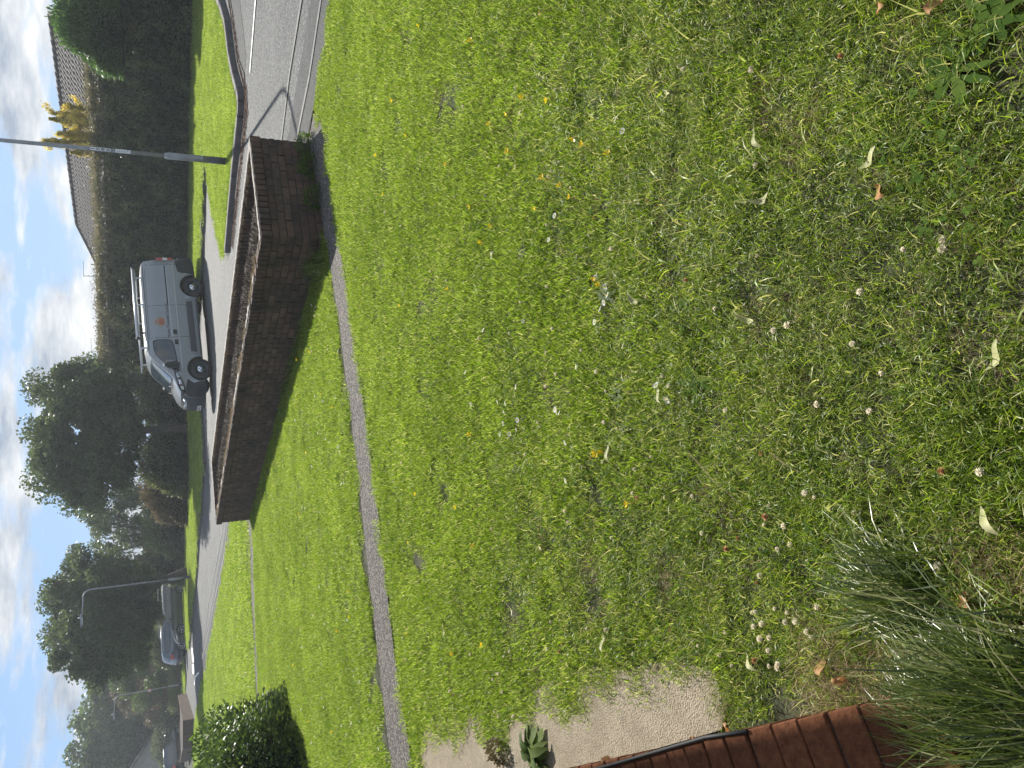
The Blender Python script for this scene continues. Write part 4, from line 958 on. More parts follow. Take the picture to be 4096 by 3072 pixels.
# ------------------------------------------------------------ vehicles
class Body:
    """outline = side profile from rear bottom over the roof to the front bottom; wf(x,z) = half width"""
    def __init__(s, wf): s.wf = wf
    def panel(s, name, pts, side, m, parent, offv=0.004, cut=.12, thick=0.0):
        bm = fill_poly(pts, cut)
        if thick: 
            r_ = bmesh.ops.extrude_face_region(bm, geom=bm.faces[:]); top = set(v for v in r_['geom'] if isinstance(v, bmesh.types.BMVert))
        for v in bm.verts:
            x, z = v.co.x, v.co.y; o_ = offv + (thick if thick and v in top else 0); v.co = Vector((x, side * (s.wf(x, z) + o_), z))
        bmesh.ops.recalc_face_normals(bm, faces=bm.faces[:])
        me = bpy.data.meshes.new(name); bm.to_mesh(me); bm.free()
        me.polygons.foreach_set('use_smooth', [not thick] * len(me.polygons))
        return link(name, me, m, parent)
    def strip(s, name, outl, m, parent, t0=-1, t1=1, nt=14, bulge=lambda x, z: 0.0, crown=lambda x, z: 0.0, offn=0.0):
        vs = []; fs = []; n = len(outl)
        for i, (x, z) in enumerate(outl):
            a = outl[max(i - 1, 0)]; b = outl[min(i + 1, n - 1)]; dx, dz = b[0] - a[0], b[1] - a[1]; l = math.hypot(dx, dz) or 1; nx, nz = -dz / l, dx / l
            if nx * 0 + nz < 0 and abs(nz) > .3: nx, nz = -nx, -nz
            w = s.wf(x, z)
            for j in range(nt + 1):
                tt = t0 + (t1 - t0) * j / nt; k = 1 - tt * tt
                vs.append((x + bulge(x, z) * k + nx * offn, tt * (w), z + crown(x, z) * k + nz * offn))
        fs = [(i * (nt + 1) + j, (i + 1) * (nt + 1) + j, (i + 1) * (nt + 1) + j + 1, i * (nt + 1) + j + 1) for i in range(n - 1) for j in range(nt)]
        return link(name, meshv(vs, fs, True), m, parent)
def arch(cx, cz, r_, z0, n=12, rev=False):
    a = math.asin((z0 - cz) / r_) if abs(z0 - cz) < r_ else 0
    pts = [(cx + r_ * math.cos(t), cz + r_ * math.sin(t)) for t in [a + (math.pi - 2 * a) * k / n for k in range(n + 1)]]
    return pts if not rev else pts[::-1]
def dense(pts, st):
    out = []
    for a, b in zip(pts[:-1], pts[1:]):
        n_ = max(1, int(math.dist(a, b) / st)); out += [(a[0] + (b[0] - a[0]) * k / n_, a[1] + (b[1] - a[1]) * k / n_) for k in range(n_)]
    return out + [pts[-1]]
def smooth(pts, it=2):
    for _ in range(it):
        o = [pts[0]]
        for a, b in zip(pts[:-1], pts[1:]): o += [(a[0] * .75 + b[0] * .25, a[1] * .75 + b[1] * .25), (a[0] * .25 + b[0] * .75, a[1] * .25 + b[1] * .75)]
        pts = o + [pts[-1]]
    return pts
def wheel(parent, x, y, side, r_, w, spokes, rimr, hub='alu'):
    t = bpy.data.objects.new('wheel', None); COL.objects.link(t); t.parent = parent; t.location = (x, y, r_)
    mb = MB(); mb.lathe([(rimr, -w / 2), (r_ * .93, -w / 2), (r_, -w / 2 + .03), (r_, w / 2 - .03), (r_ * .93, w / 2), (rimr, w / 2 - .01)], (0, 0, 0), 'y', 28); mb.build('tyre', M['black'], t, True)
    mb = MB(); yo = side * w * .28; mb.lathe([(rimr, yo + side * .04), (rimr * .92, yo), (rimr * .9, yo - side * .05), (.001, yo - side * .05)], (0, 0, 0), 'y', 24)
    mb.build('wheel_well', M['steel_dark'], t, True)
    mb = MB(); mb.lathe([(rimr + .004, yo + side * .055), (rimr * .86, yo + side * .045), (rimr * .86, yo + side * .01)], (0, 0, 0), 'y', 24)
    if spokes:
        for k in range(spokes):
            a = 2 * math.pi * k / spokes; mb.box((math.cos(a) * rimr * .47, yo + side * .03, math.sin(a) * rimr * .47), (rimr * .86, .02, rimr * .17), Matrix.Rotation(-a, 3, 'Y'))
        mb.lathe([(.001, yo + side * .05), (rimr * .22, yo + side * .045), (rimr * .24, yo + side * .02)], (0, 0, 0), 'y', 14)
    mb.build('rim', M[hub], t, True)
    if not spokes:      # steel disc with a small chrome-ringed hub
        mb = MB(); mb.lathe([(.001, yo + side * .05), (rimr * .52, yo + side * .05), (rimr * .62, yo + side * .03), (rimr * .64, yo)], (0, 0, 0), 'y', 20); o = mb.build('hub_cap', M['chrome'], t, True)
        for k in range(5):
            a = 2 * math.pi * k / 5 + .3; m2 = MB(); m2.lathe([(.001, side * (w * .28 + .055)), (.022, side * (w * .28 + .055)), (.024, side * w * .25)], (math.cos(a) * rimr * .34, 0, math.sin(a) * rimr * .34), 'y', 8); m2.build('hub_hole', M['black'], o)
    return t

def make_van():
    F = Vector((0.85, 27.0, -.19)); Rr = Vector((3.69, 27.94, -.06)); ax = (F - Rr).normalized()
    yv = Vector((0, 0, 1)).cross(ax).normalized(); zv = ax.cross(yv)
    # yv must point to the camera side (vehicle's left)
    t = thing('panel_van', 'silver grey council panel van with roof tube, facing left at the junction', 'van', (0, 0, 0))
    WB0, WB1 = 1.02, 4.02; Wd = 0.97
    o_ = Rr - ax * WB0 - yv * (Wd - .0) 
    Mx = Matrix.Identity(4)
    for i, a in enumerate((ax, yv, zv)):
        for j in range(3): Mx[j][i] = a[j]
    for j in range(3): Mx[j][3] = o_[j]
    t.matrix_world = Mx
    def wf(x, z):
        w = 1.0
        if z > 1.15: w -= .035 * ((z - 1.15) / 1.0) + .06 * max(0, (z - 1.75) / .45) ** 2
        if z > 2.12: w -= .10 * ((z - 2.12) / .12) ** 1.5
        if z < .55: w -= .03 * ((.55 - z) / .3)
        if x > 3.9: w *= 1 - .30 * ((x - 3.9) / 1.06) ** 2.1
        if x > 3.3 and z > 1.2: w -= .16 * min(1, (x - 3.3) / 1.0) * min(1, (z - 1.2) / .6)
        if x < .12: w -= .05 * (1 - x / .12) ** 2
        return w
    B = Body(wf)
    top = [(.02, .30), (0.0, .60), (0.0, 1.2), (.03, 1.8), (.07, 2.10), (.16, 2.20), (.45, 2.235), (1.6, 2.25), (3.0, 2.24), (3.30, 2.20), (3.46, 2.12), (3.62, 2.0), (4.16, 1.42), (4.30, 1.30), (4.55, 1.20), (4.74, 1.08), (4.85, .95), (4.93, .78), (4.96, .55), (4.93, .26)]
    side_top = top
    low = [(4.93, .26), (4.55, .25)] + arch(WB1, .36, .415, .27) + [(3.2, .27), (1.8, .27)] + arch(WB0, .36, .415, .27) + [(.3, .28)]
    outline = side_top[:-1] + low
    crown = lambda x, z: .05 if z > 2.1 else (.03 if z > 1.1 else 0)
    bulge = lambda x, z: (.13 * min(1, max(0, (x - 3.5) / 1.0)) if x > 3.5 else (-.02 if x < .1 else 0))
    def both(name, pts, m, parent=t, offv=.004, sides=(1, -1), thick=0.0, cut=.12):
        return [B.panel(name, pts, s_, m, parent, offv, cut, thick) for s_ in sides]
    both('side_panel', outline, M['van'], offv=0)
    B.strip('roof_and_bonnet', dense(top[4:16], .12), M['van'], t, bulge=bulge, crown=crown, nt=16)
    B.strip('rear_doors', dense(top[1:5], .2), M['van'], t, bulge=bulge, crown=crown)
    B.strip('bumper', dense(top[15:], .08), M['plastic'], t, bulge=bulge, nt=16)
    mb = MB(); mb.box((2.4, 0, .42), (4.0, 1.5, .34)); mb.box((1.0, 0, .75), (1.1, 1.66, .7)); mb.box((4.0, 0, .70), (.95, 1.6, .6)); mb.build('underbody', M['black'], t)
    # front bumper skirt on the sides, pointed up towards the headlamp
    both('bumper_side', [(4.93, .26), (4.955, .55), (4.925, .77), (4.86, .88), (4.62, .88), (4.38, .80), (4.36, .70), (4.43, .48), (4.46, .26)], M['plastic'], offv=.008)
    both('rear_bumper', [(.0, .34), (.0, .86), (.16, .88), (.48, .80), (.585, .60), (.60, .28), (.3, .28)], M['plastic'], offv=.01)
    mb = MB(); mb.box((-.02, 0, .56), (.12, 1.84, .44)); mb.build('rear_bumper', M['plastic'], t)
    # windows
    win = smooth([(3.02, 1.93), (3.28, 1.93), (3.52, 1.84), (3.98, 1.33), (4.10, 1.17), (4.02, 1.12), (3.5, 1.16), (3.06, 1.24), (2.98, 1.34), (2.97, 1.84), (3.02, 1.93)], 1)[:-1]
    both('side_window_seal', [(3.53 + (x - 3.53) * 1.06, 1.53 + (z - 1.53) * 1.10) for x, z in win], M['plastic'], offv=.003)
    for w_ in both('side_window', win, M['glass'], offv=.007): pass
    B.strip('windscreen_seal', dense([(3.50, 2.085), (3.62, 2.0), (4.16, 1.42), (4.27, 1.325)], .1), M['plastic'], t, -.90, .90, 14, bulge, crown, .006)
    B.strip('windscreen', dense([(3.53, 2.065), (3.62, 2.0), (4.14, 1.44), (4.22, 1.37)], .1), M['screen'], t, -.85, .85, 14, bulge, crown, .012)
    for yy in (-.35, .35):
        mb = MB(); mb.tube([(4.40, yy, 1.37), (4.26, yy - .35, 1.47)], .012, 5); mb.build('wiper', M['black'], t)
    # shut lines, mouldings and rails on both flanks
    def line(name, a, b, m, w=.012, offv=.002, sides=(1, -1)):
        d = (b[0] - a[0], b[1] - a[1]); l = math.hypot(*d); nx, nz = -d[1] / l * w / 2, d[0] / l * w / 2
        both(name, [(a[0] + nx, a[1] + nz), (b[0] + nx, b[1] + nz), (b[0] - nx, b[1] - nz), (a[0] - nx, a[1] - nz)], m, offv=offv, sides=sides, cut=.2)
    dk = M['plastic']
    for a, b in [((2.88, .42), (2.88, 2.07)), ((1.72, .42), (1.72, 2.05)), ((.35, 2.07), (2.88, 2.07)), ((.22, .9), (.22, 2.05))]: line('shut_line', a, b, dk)
    line('roof_gutter', (.2, 2.145), (3.3, 2.135), dk, .02)
    line('swage_line', (.12, .98), (4.0, .955), M['alu'], .030, .006)
    line('panel_crease', (1.72, 1.235), (2.86, 1.23), M['alu'], .020, .004)
    line('panel_crease', (.25, 1.25), (1.70, 1.245), M['alu'], .018, .004)
    line('sliding_rail', (.25, 1.30), (1.68, 1.29), M['black'], .045, .004)
    both('rub_strip', [(1.60, .44), (1.60, .63), (3.42, .61), (3.44, .42)], M['plastic2'], offv=.012)
    both('sill', [(1.48, .27), (1.48, .33), (3.56, .33), (3.58, .27)], M['plastic2'], offv=.014)
    for cx in (WB0, WB1):   # raised wheel-arch lips
        oa = arch(cx, .36, .535, .60, 14); ia = arch(cx, .36, .418, .34, 14)
        both('wheel_arch', oa + ia[::-1], M['van'], offv=.02, cut=.2)
    for x0, z0 in ((2.70, 1.10), (3.06, 1.08)):
        both('door_handle', [(x0 - .07, z0 + .07), (x0 + .07, z0 + .07), (x0 + .08, z0), (x0 + .07, z0 - .07), (x0 - .07, z0 - .07), (x0 - .08, z0)], M['plastic'], offv=.015, thick=.02)
    # lamps, grille, badge bars, plate
    hl = [(4.06, 1.24), (4.34, 1.20), (4.62, 1.11), (4.80, 1.00), (4.78, .90), (4.56, .94), (4.30, 1.03)]
    both('headlamp_surround', [(4.45 + (x - 4.45) * 1.1, 1.05 + (z - 1.05) * 1.25) for x, z in hl], M['black'], offv=.010)
    both('headlamp', hl, M['glass'], offv=.016)
    both('reflector', [(4.36, 1.16), (4.52, 1.12), (4.52, 1.00), (4.38, 1.05)], M['chrome'], offv=.020); both('reflector', [(4.57, 1.09), (4.68, 1.04), (4.69, .95), (4.58, .97)], M['lens'], offv=.020)
    both('indicator', [(4.12, 1.21), (4.30, 1.185), (4.29, 1.07)], M['lens'], offv=.020)
    def fy(x, z, yy, o2=0.0):   # point on the nose
        w = wf(x, z); k = 1 - (yy / w) ** 2; return Vector((x + bulge(x, z) * k + o2, yy, z))
    for nm, z0, x0 in (('chrome_bar', .915, 4.865), ('chrome_bar', .862, 4.895)):
        for s_ in (1, -1):
            mb = MB(); mb.tube([fy(x0 - .02, z0 + .05, s_ * .58, .005), fy(x0, z0 - .0, s_ * .2, .008), fy(x0, z0 - .01, s_ * .10, .01), fy(x0 - .005, z0 + .055, 0, .015)], .017, 6); mb.build(nm, M['chrome'], t, True)
    mb = MB()
    for r_ in range(4):
        for c_ in range(13): q = fy(4.93, .62 + r_ * .055, (c_ - 6) * .095 + (.05 if r_ % 2 else 0), .012); mb.box(q, (.012, .03, .014))
    mb.build('grille', M['black'], t)
    q = fy(4.95, .47, 0, .02); mb = MB(); mb.box(q, (.012, .52, .115)); pl = mb.build('number_plate', M['white'], t)
    text('NG68 LZF', .105, M['dark_text'], t, Matrix.Translation(q + Vector((.008, 0, 0))) @ Matrix.Rotation(R(90), 4, 'Z') @ Matrix.Rotation(R(90), 4, 'X'), bold=.002)
    for s_ in (1, -1):
        mb = MB(); mb.box((-.005, s_ * .93, 1.28), (.09, .11, .62)); o = mb.build('tail_lamp', M['red'], t)
        mb = MB(); mb.box((-.052, s_ * .93, 1.25), (.012, .105, .18)); mb.box((-.0, s_ * .988, 1.25), (.08, .012, .18)); mb.build('clear_lens', M['white'], o)
        bm = bmesh.new(); bmesh.ops.create_cube(bm, size=1)
        for v in bm.verts: v.co = Vector((v.co.x * .16 * (1.2 if v.co.z < 0 else 1), v.co.y * .24, v.co.z * .42))
        bmesh.ops.bevel(bm, geom=bm.edges[:], offset=.05, segments=3, affect='EDGES'); me = bpy.data.meshes.new('mirror'); bm.to_mesh(me); bm.free()
        o = link('mirror', me, M['plastic'], t); o.location = (3.90, s_ * 1.13, 1.34)
        mb = MB(); mb.box((-.09, 0, .07), (.012, .18, .22)); mb.build('mirror_glass', M['chrome'], o)
        mb = MB(); mb.box((.02, s_ * .06, .235), (.08, .1, .05)); mb.build('mirror_cap', M['alu'], o)
        mb = MB(); mb.tube([(0, 0, -.16), (0.05, -s_ * .2, -.20)], .035, 6); mb.build('mirror_arm', M['plastic'], o)
        for wx in (WB0, WB1): wheel(t, wx, s_ * (Wd - .13), s_, .345, .22, 0, .21, 'steel_dark')
    # roof rack and pipe tube
    for x in (.62, 1.6, 2.62, 3.15):
        mb = MB(); mb.box((x, 0, 2.40), (.05, 1.62, .035)); 
        for s_ in (1, -1): mb.box((x, s_ * .80, 2.30), (.05, .03, .22))
        mb.build('rack_bar', M['alu'] if x != 2.62 else M['plastic'], t)
    mb = MB(); mb.tube([(-.0 + .25, .72, 2.50), (2.75, .72, 2.50)], .072, 16); tb_ = mb.build('pipe_tube', M['alu'], t, True)
    mb = MB(); mb.tube([(2.75, .72, 2.50), (2.80, .72, 2.50)], .08, 16); mb.tube([(.20, .72, 2.50), (.25, .72, 2.50)], .08, 16); mb.build('tube_cap', M['plastic'], tb_, True)
    mb = MB(); mb.tube([(.45, -.35, 2.45), (3.6, -.35, 2.45)], .03, 8); mb.tube([(.45, .2, 2.45), (3.55, .2, 2.45)], .025, 8); mb.build('rack_rail', M['alu'], t, True)
    # council name and coat of arms on the sliding door (flat print standing a millimetre proud)
    def flank(x, z, o2=.003): return Matrix.Translation((x, wf(x, z) + o2, z)) @ Matrix.Rotation(R(180), 4, 'Z') @ Matrix.Rotation(R(90), 4, 'X')
    text('North Tyneside Council', .125, M['dark_text'], t, flank(2.28, 1.335, .006) , bold=.0015)
    text('NT096', .12, M['dark_text'], t, flank(3.93, 1.06, .012), bold=.001)
    cx, cz = 2.31, 1.66
    def blob(pts, m, o2): B.panel('crest', [(cx - a * .24, cz + b * .24) for a, b in pts], 1, m, t, o2, 0)
    blob([(-.42, -.75), (.42, -.75), (.50, -.2), (.40, .1), (-.40, .1), (-.50, -.2)], M['redprint'], .003)
    blob([(-.62, -.55), (-.45, -.9), (-.45, .15), (-.75, .12), (-.80, -.2)], M['tanprint'], .0034); blob([(.62, -.55), (.45, -.9), (.45, .15), (.75, .12), (.80, -.2)], M['tanprint'], .0034)
    blob([(-.35, .1), (.30, .1), (.55, .45), (.25, .75), (.05, .55), (-.2, .85), (-.5, .5)], M['tanprint'], .003)
    blob([(-.15, .35), (.15, .3), (.2, .6), (-.12, .62)], M['redprint'], .005); blob([(-.2, .85), (0, .8), (.12, 1.1), (-.15, 1.15)], M['tanprint'], .004)
    blob([(-.6, -.98), (.6, -.98), (.55, -.86), (-.55, -.86)], M['tanprint'], .004)
    zm = lambda z: z if z < .8 else .8 + (z - .8) * .80      # squat low-roof body
    for o in [c for c in COL.objects if c.parent == t and c.name.split('.')[0] != 'wheel']:
        if o.matrix_basis.translation.length < 1e-6:
            for v in o.data.vertices: v.co.z = zm(v.co.z)
            for c in [c for c in COL.objects if c.parent == o]:
                for v in c.data.vertices: v.co.z = zm(v.co.z)
        else: o.location.z = zm(o.location.z)
    return t
van = make_van()

def make_car(label, name, cat, paint, F, Rr, side_sign, L_, Hh, wb, front_o, kind, dark=False):
    ax = (F - Rr).normalized(); yv = Vector((0, 0, 1)).cross(ax).normalized()
    t = thing(name, label, cat, (0, 0, 0), 0)
    x0 = L_ - front_o - wb; o_ = Rr - ax * x0 - yv * (.77 * side_sign)
    Mx = Matrix.Identity(4)
    for i, a in enumerate((ax, yv, Vector((0, 0, 1)))):
        for j in range(3): Mx[j][i] = a[j]
    for j in range(3): Mx[j][3] = o_[j]
    t.matrix_world = Mx
    def wf(x, z):
        w = .89; u = x / L_
        if z > .85: w -= .26 * ((z - .85) / (Hh - .85)) ** 1.15
        if u > .78: w *= 1 - .28 * ((u - .78) / .22) ** 2.2
        if u < .14: w *= 1 - .13 * ((.14 - u) / .14) ** 2
        if z < .45: w -= .04
        return w
    B = Body(wf)
    if kind == 'estate': top = [(.02, .28), (.0, .55), (.05, .95), (.28, 1.22), (.52, Hh - .06), (.8, Hh), (2.1, Hh + .01), (2.6, Hh - .05), (3.45, .98), (3.75, .92), (4.25, .80), (L_ - .12, .66), (L_, .48), (L_ - .06, .22)]
    else: top = [(.03, .3), (.0, .65), (.04, 1.0), (.22, 1.35), (.36, Hh - .05), (.7, Hh), (2.1, Hh), (2.55, Hh - .07), (3.2, 1.08), (3.5, 1.02), (4.0, .90), (L_ - .1, .72), (L_, .5), (L_ - .06, .25)]
    xw0, xw1 = x0, x0 + wb
    low = [(L_ - .06, .22), (xw1 + .5, .22)] + arch(xw1, .33, .365, .23) + [(xw1 - .6, .22), (xw0 + .6, .22)] + arch(xw0, .33, .365, .23)
    tp = smooth(top, 1)
    for s_ in (1, -1): B.panel('side_panel', tp + low[1:], s_, paint, t, 0, .15)
    crown = lambda x, z: .05 if z > 1.2 else .03 * (x > 3)
    bulge = lambda x, z: (.20 * max(0, (x - L_ * .72) / (L_ * .28)) if x > L_ * .72 else (-.09 if x < .5 else 0))
    B.strip('roof_and_bonnet', dense(tp, .12), paint, t, bulge=bulge, crown=crown)
    i0 = 6
    if kind == 'estate':
        B.strip('windscreen', dense([(2.66, Hh - .085), (3.42, .995)], .12), M['screen'], t, -.88, .88, 12, bulge, crown, .012)
        B.strip('rear_window', dense([(.10, 1.02), (.47, Hh - .12)], .12), M['glass'], t, -.8, .8, 12, bulge, crown, .02)
        win = [(.50, 1.02), (.72, Hh - .12), (1.5, Hh - .07), (2.45, Hh - .10), (3.22, 1.0), (2.9, .93), (1.3, .93)]
    else:
        B.strip('windscreen', dense([(2.60, Hh - .10), (3.18, 1.10)], .12), M['screen'], t, -.88, .88, 12, bulge, crown, .012)
        B.strip('rear_window', dense([(.09, 1.10), (.32, Hh - .12)], .1), M['glass'], t, -.8, .8, 12, bulge, crown, .02)
        win = [(.50, 1.10), (.62, Hh - .16), (1.5, Hh - .09), (2.4, Hh - .12), (3.0, 1.08), (2.8, .99), (1.2, .98)]
    for s_ in (1, -1):
        B.panel('side_window', win, s_, M['glass'], t, .006)
        for a in ((1.15, .3), (2.15, .3)): B.panel('shut_line', [(a[0], .30), (a[0] + .012, .30), (a[0] + .04, Hh - .10), (a[0] + .028, Hh - .10)], s_, M['plastic'], t, .008)
        B.panel('sill', [(xw0 + .4, .22), (xw0 + .4, .30), (xw1 - .4, .30), (xw1 - .4, .22)], s_, M['plastic'], t, .008)
        for hx in (1.0, 2.0): B.panel('door_handle', [(hx, .84), (hx + .16, .84), (hx + .16, .81), (hx, .81)], s_, paint, t, .008, 0, .02)
        B.panel('headlamp', [(L_ - .60, .70), (L_ - .25, .68), (L_ - .12, .60), (L_ - .35, .58)], s_, M['chrome'], t, .008)
        B.panel('tail_lamp', [(.02, .92), (.10, 1.06), (.40, 1.02), (.32, .86), (.05, .82)] if kind != 'estate' else [(.04, .94), (.16, 1.06), (.36, 1.0), (.28, .88)], s_, M['red'], t, .010)
        mb = MB(); mb.box((2.95 if kind == 'estate' else 2.75, s_ * 1.0, 1.0), (.14, .2, .14)); mb.build('mirror', paint, t)
        for wx in (xw0, xw1): wheel(t, wx, s_ * .77, s_, .325, .2, 5, .225)
        mb = MB(); mb.tube([(.75, s_ * .60, Hh + .05), (2.3, s_ * .60, Hh + .05)], .018, 6); mb.build('roof_rail', M['alu'], t, True)
    mb = MB(); mb.box((L_ / 2, 0, .40), (L_ - .9, 1.4, .3)); mb.build('underbody', M['black'], t)
    mb = MB(); mb.box((L_ - .02 + .16, 0, .42), (.06, 1.0, .16)); mb.build('grille', M['black'], t)
    mb = MB(); mb.box((L_ + .17, 0, .42), (.012, .5, .11)); mb.box((-.10, 0, .75), (.02, .5, .11)); mb.build('number_plate', M['white'], t)
    return t
c1F = Vector((*polar(743, 2515, 58.0).xy, 0.0)); dF = Vector((math.cos(R(14)), math.sin(R(14)), 0))
car1 = make_car('grey estate car with roof bars parked behind the second lamp post', 'estate_car', 'car', M['car_silver'], c1F, c1F + dF * 2.7, 1, 4.6, 1.42, 2.7, .85, 'estate')
ld = Vector((-1, 0, 0))
for x in (1.1, 2.3):
    mb = MB(); mb.box((x, 0, 1.60), (.06, 1.35, .12)); mb.build('roof_bar', M['black'], car1)
lad = thing('ladder', 'long ladder strapped on the roof bars of the grey estate car', 'ladder', car1.matrix_basis @ Vector((2.2, .2, 1.72))); lad.rotation_euler = car1.matrix_basis.to_euler()
for y in (-.18, .18):
    mb = MB(); mb.box((0, y, 0), (3.9, .035, .07)); mb.build('ladder_stile', M['alu'], lad)
for k in range(12):
    mb = MB(); mb.box((-1.75 + k * .318, 0, 0), (.03, .33, .03)); mb.build('rung', M['alu'], lad)
c2R = Vector((*polar(744, 2582, 60.5).xy, 0.0)); dF2 = Vector((math.cos(R(33)), math.sin(R(33)), 0))
car2 = make_car('blue grey hatchback parked tail out beside the grey estate car', 'hatchback_car', 'car', M['car_blue'], c2R + dF2 * 2.6, c2R, -1, 4.3, 1.56, 2.6, .85, 'suv')
c3 = polar(733, 3030, 74); c3F = Vector((c3.x, c3.y, 0)); d3 = Vector((math.cos(R(62)), math.sin(R(62)), 0))
make_car('black off road car at the far left edge behind the brick wall', 'black_car', 'car', M['car_black'], c3F + d3 * 2.7, c3F, -1, 4.5, 1.62, 2.7, .85, 'suv')

# ------------------------------------------------------------ small things in and around the lawn
def long_tuft(label, root, spread, n, dirv, hmin, hmax, seed, lean=.9):
    t = thing('grass_tussock', label, 'tussock', (root[0], root[1], 0)); r_ = np.random.default_rng(seed)
    me = blades('long_blades', n, 1.0, (hmin, hmax), .0055, M['tuft'], lean, seed, 4, dirbias=math.atan2(dirv[1], dirv[0]), tone_pow=1.4)
    co = np.empty(len(me.vertices) * 3, np.float32); me.vertices.foreach_get('co', co); co = co.reshape(n, 9, 3)
    base = (co[:, 0] + co[:, 1]) / 2; tgt = base.copy(); g = r_.normal(0, .38, (n, 2)); tgt[:, 0] = g[:, 0] * spread[0]; tgt[:, 1] = g[:, 1] * spread[1]
    co += (tgt - base)[:, None, :] * np.array([1, 1, 0]); me.vertices.foreach_set('co', co.ravel())
    link('long_blades', me, None, t); return t
long_tuft('dark tussock of long grass flopping over the mown lawn', G(3680, 2370), (.13, .10), 620, (.15, .9), .10, .26, 1, 1.15)
long_tuft('dense dark tussock of long blades in the bottom left corner', G(4090, 2800), (.18, .16), 1250, (.15, .9), .12, .30, 2, 1.1)
long_tuft('long grass springing from the end of the brick sill', G(3880, 2900), (.12, .08), 480, (.35, .85), .10, .24, 3, 1.0)
long_tuft('shaded long grass growing up against the planter corner', (1.30, 7.95), (.14, .5), 500, (-.2, -1), .12, .30, 4, .7)
long_tuft('rough grass at the foot of the long planter wall', (.35, 9.75), (.12, 1.6), 900, (-.8, -.3), .06, .20, 5, .9)
# rotate the long one to follow the wall
for o in [o for o in COL.objects if o.get('label') in ('rough grass at the foot of the long planter wall',)]: o.rotation_euler.z = math.atan2(PD[1] - PA[1], PD[0] - PA[0]) - math.pi / 2
def leafy(name, label, x, y, z, n, ln, wd, m, seed, up_=.5, cat='weed', asp=None):
    """rosette of real curved leaves"""
    t = thing(name, label, cat, (x, y, z)); rr = random.Random(seed)
    for k in range(n):
        a = k * 2.4 + rr.uniform(-.3, .3); L_ = ln * rr.uniform(.6, 1.1); W_ = wd * rr.uniform(.7, 1.1); e = rr.uniform(up_ * .5, up_ * 1.4); vs = []
        for i in range(6):
            f = i / 5; hw = W_ * math.sin(math.pi * min(.97, f * .85 + .12)) * (1.0 + (.25 * (-1) ** i)) / 2; r_ = L_ * f * math.cos(e * (1 - f * .6)); zz = L_ * f * math.sin(e * (1 - f * .8)) - .25 * L_ * f * f
            for s_ in (-1, 0, 1): vs.append((math.cos(a) * r_ - math.sin(a) * hw * s_, math.sin(a) * r_ + math.cos(a) * hw * s_, max(.004, zz + .12 * hw * abs(s_))))
        fs = [(3 * i + j, 3 * i + j + 1, 3 * i + 4 + j, 3 * i + 3 + j) for i in range(5) for j in range(2)]
        me = meshv(vs, fs, True); tone_attr(me, np.full(len(vs), rr.random())); link('leaf', me, m, t)
    return t
wx, wy = G(2155, 3010); leafy('sow_thistle', 'pale leafy thistle growing through the concrete path', wx, wy, 0.01, 26, .17, .055, M['weed'], 3, 1.0)
wx, wy = G(2010, 3000); bush('dead_weed', 'small dead brown weed in the concrete beside the thistle', 'weed', (wx, wy, .01), (.06, .09), .07, 500, .016, M['leaf_brown'], 81, core=False)
for i, (px, py, sc, lb) in enumerate([(2790, 1520, .11, 'flat plantain rosette left of the middle of the lawn'), (2480, 1580, .07, 'small grey green rosette in the middle lawn'), (2100, 1010, .08, 'thistle like rosette in the right of the lawn'), (3830, 300, .13, 'broad plantain leaves near the bottom right corner'), (3560, 620, .07, 'small plantain low in the right foreground'), (2700, 840, .07, 'low rosette right of centre'), (2430, 1190, .09, 'ragwort rosette among the clover flowers'), (3990, 90, .11, 'ribbed plantain at the bottom right edge')]):
    x, y = G(px, py); leafy('plantain', lb, x, y, .012, 9, sc * .85, sc * .22, M['leaf_clover'] if i in (0, 3, 7) else M['weed'], 20 + i, .35)
for i, (x, y, lb) in enumerate([(2.35, 8.02, 'dark weeds sprouting at the foot of the planter end'), (1.98, 7.83, 'grassy weeds at the foot of the planter end near its middle'), (2.62, 8.18, 'weeds at the outer corner of the planter end')]):
    bush('weed', lb, 'weed', (x, y, .0), (.13, .09), .17, 420, .035, M['leaf_clover'], 60 + i, core=False, asp=.3)

def G3(px, py, h=0.0): x, y = G(px, py, h); return x, y
def clover_head(seed, brown=False):
    r_ = np.random.default_rng(seed); V = []; T = []
    for k in range(46):
        u = r_.random() * 1.5 - .5; a = k * 2.4; s = math.sqrt(max(0, 1 - min(1, abs(u)) ** 2)); d = Vector((math.cos(a) * s, math.sin(a) * s, u)); d.normalize(); side = d.cross(Vector((.2, .1, 1))).normalized()
        c = d * .0045 + Vector((0, 0, .036)); e = c + d * .0058 + Vector((0, 0, -.002 * s)); kk = len(V); V += [c - side * .0012, c + side * .0012, e + side * .0016, e + d * .001, e - side * .0016]; T.append((kk, kk + 1, kk + 2, kk + 3, kk + 4))
    kk = len(V); ico = bmesh.new(); bmesh.ops.create_icosphere(ico, subdivisions=1, radius=.0068); V += [v.co + Vector((0, 0, .036)) for v in ico.verts]; T += [tuple(v.index + kk for v in f.verts) for f in ico.faces]; ico.free()
    kk = len(V)
    for z in (-.004, .034):
        for j in range(3): V.append(Vector((math.cos(j * 2.1) * .0009, math.sin(j * 2.1) * .0009, z)))
    me = meshv(V, T + [(kk + j, kk + (j + 1) % 3, kk + 3 + (j + 1) % 3, kk + 3 + j) for j in range(3)])
    me.materials.append(M['petal'] if not brown else M['fallen_brown']); me.materials.append(M['leaf_clover'])
    for p in me.polygons[-3:]: p.material_index = 1
    tone_attr(me, np.full(len(me.vertices), .5)); return me
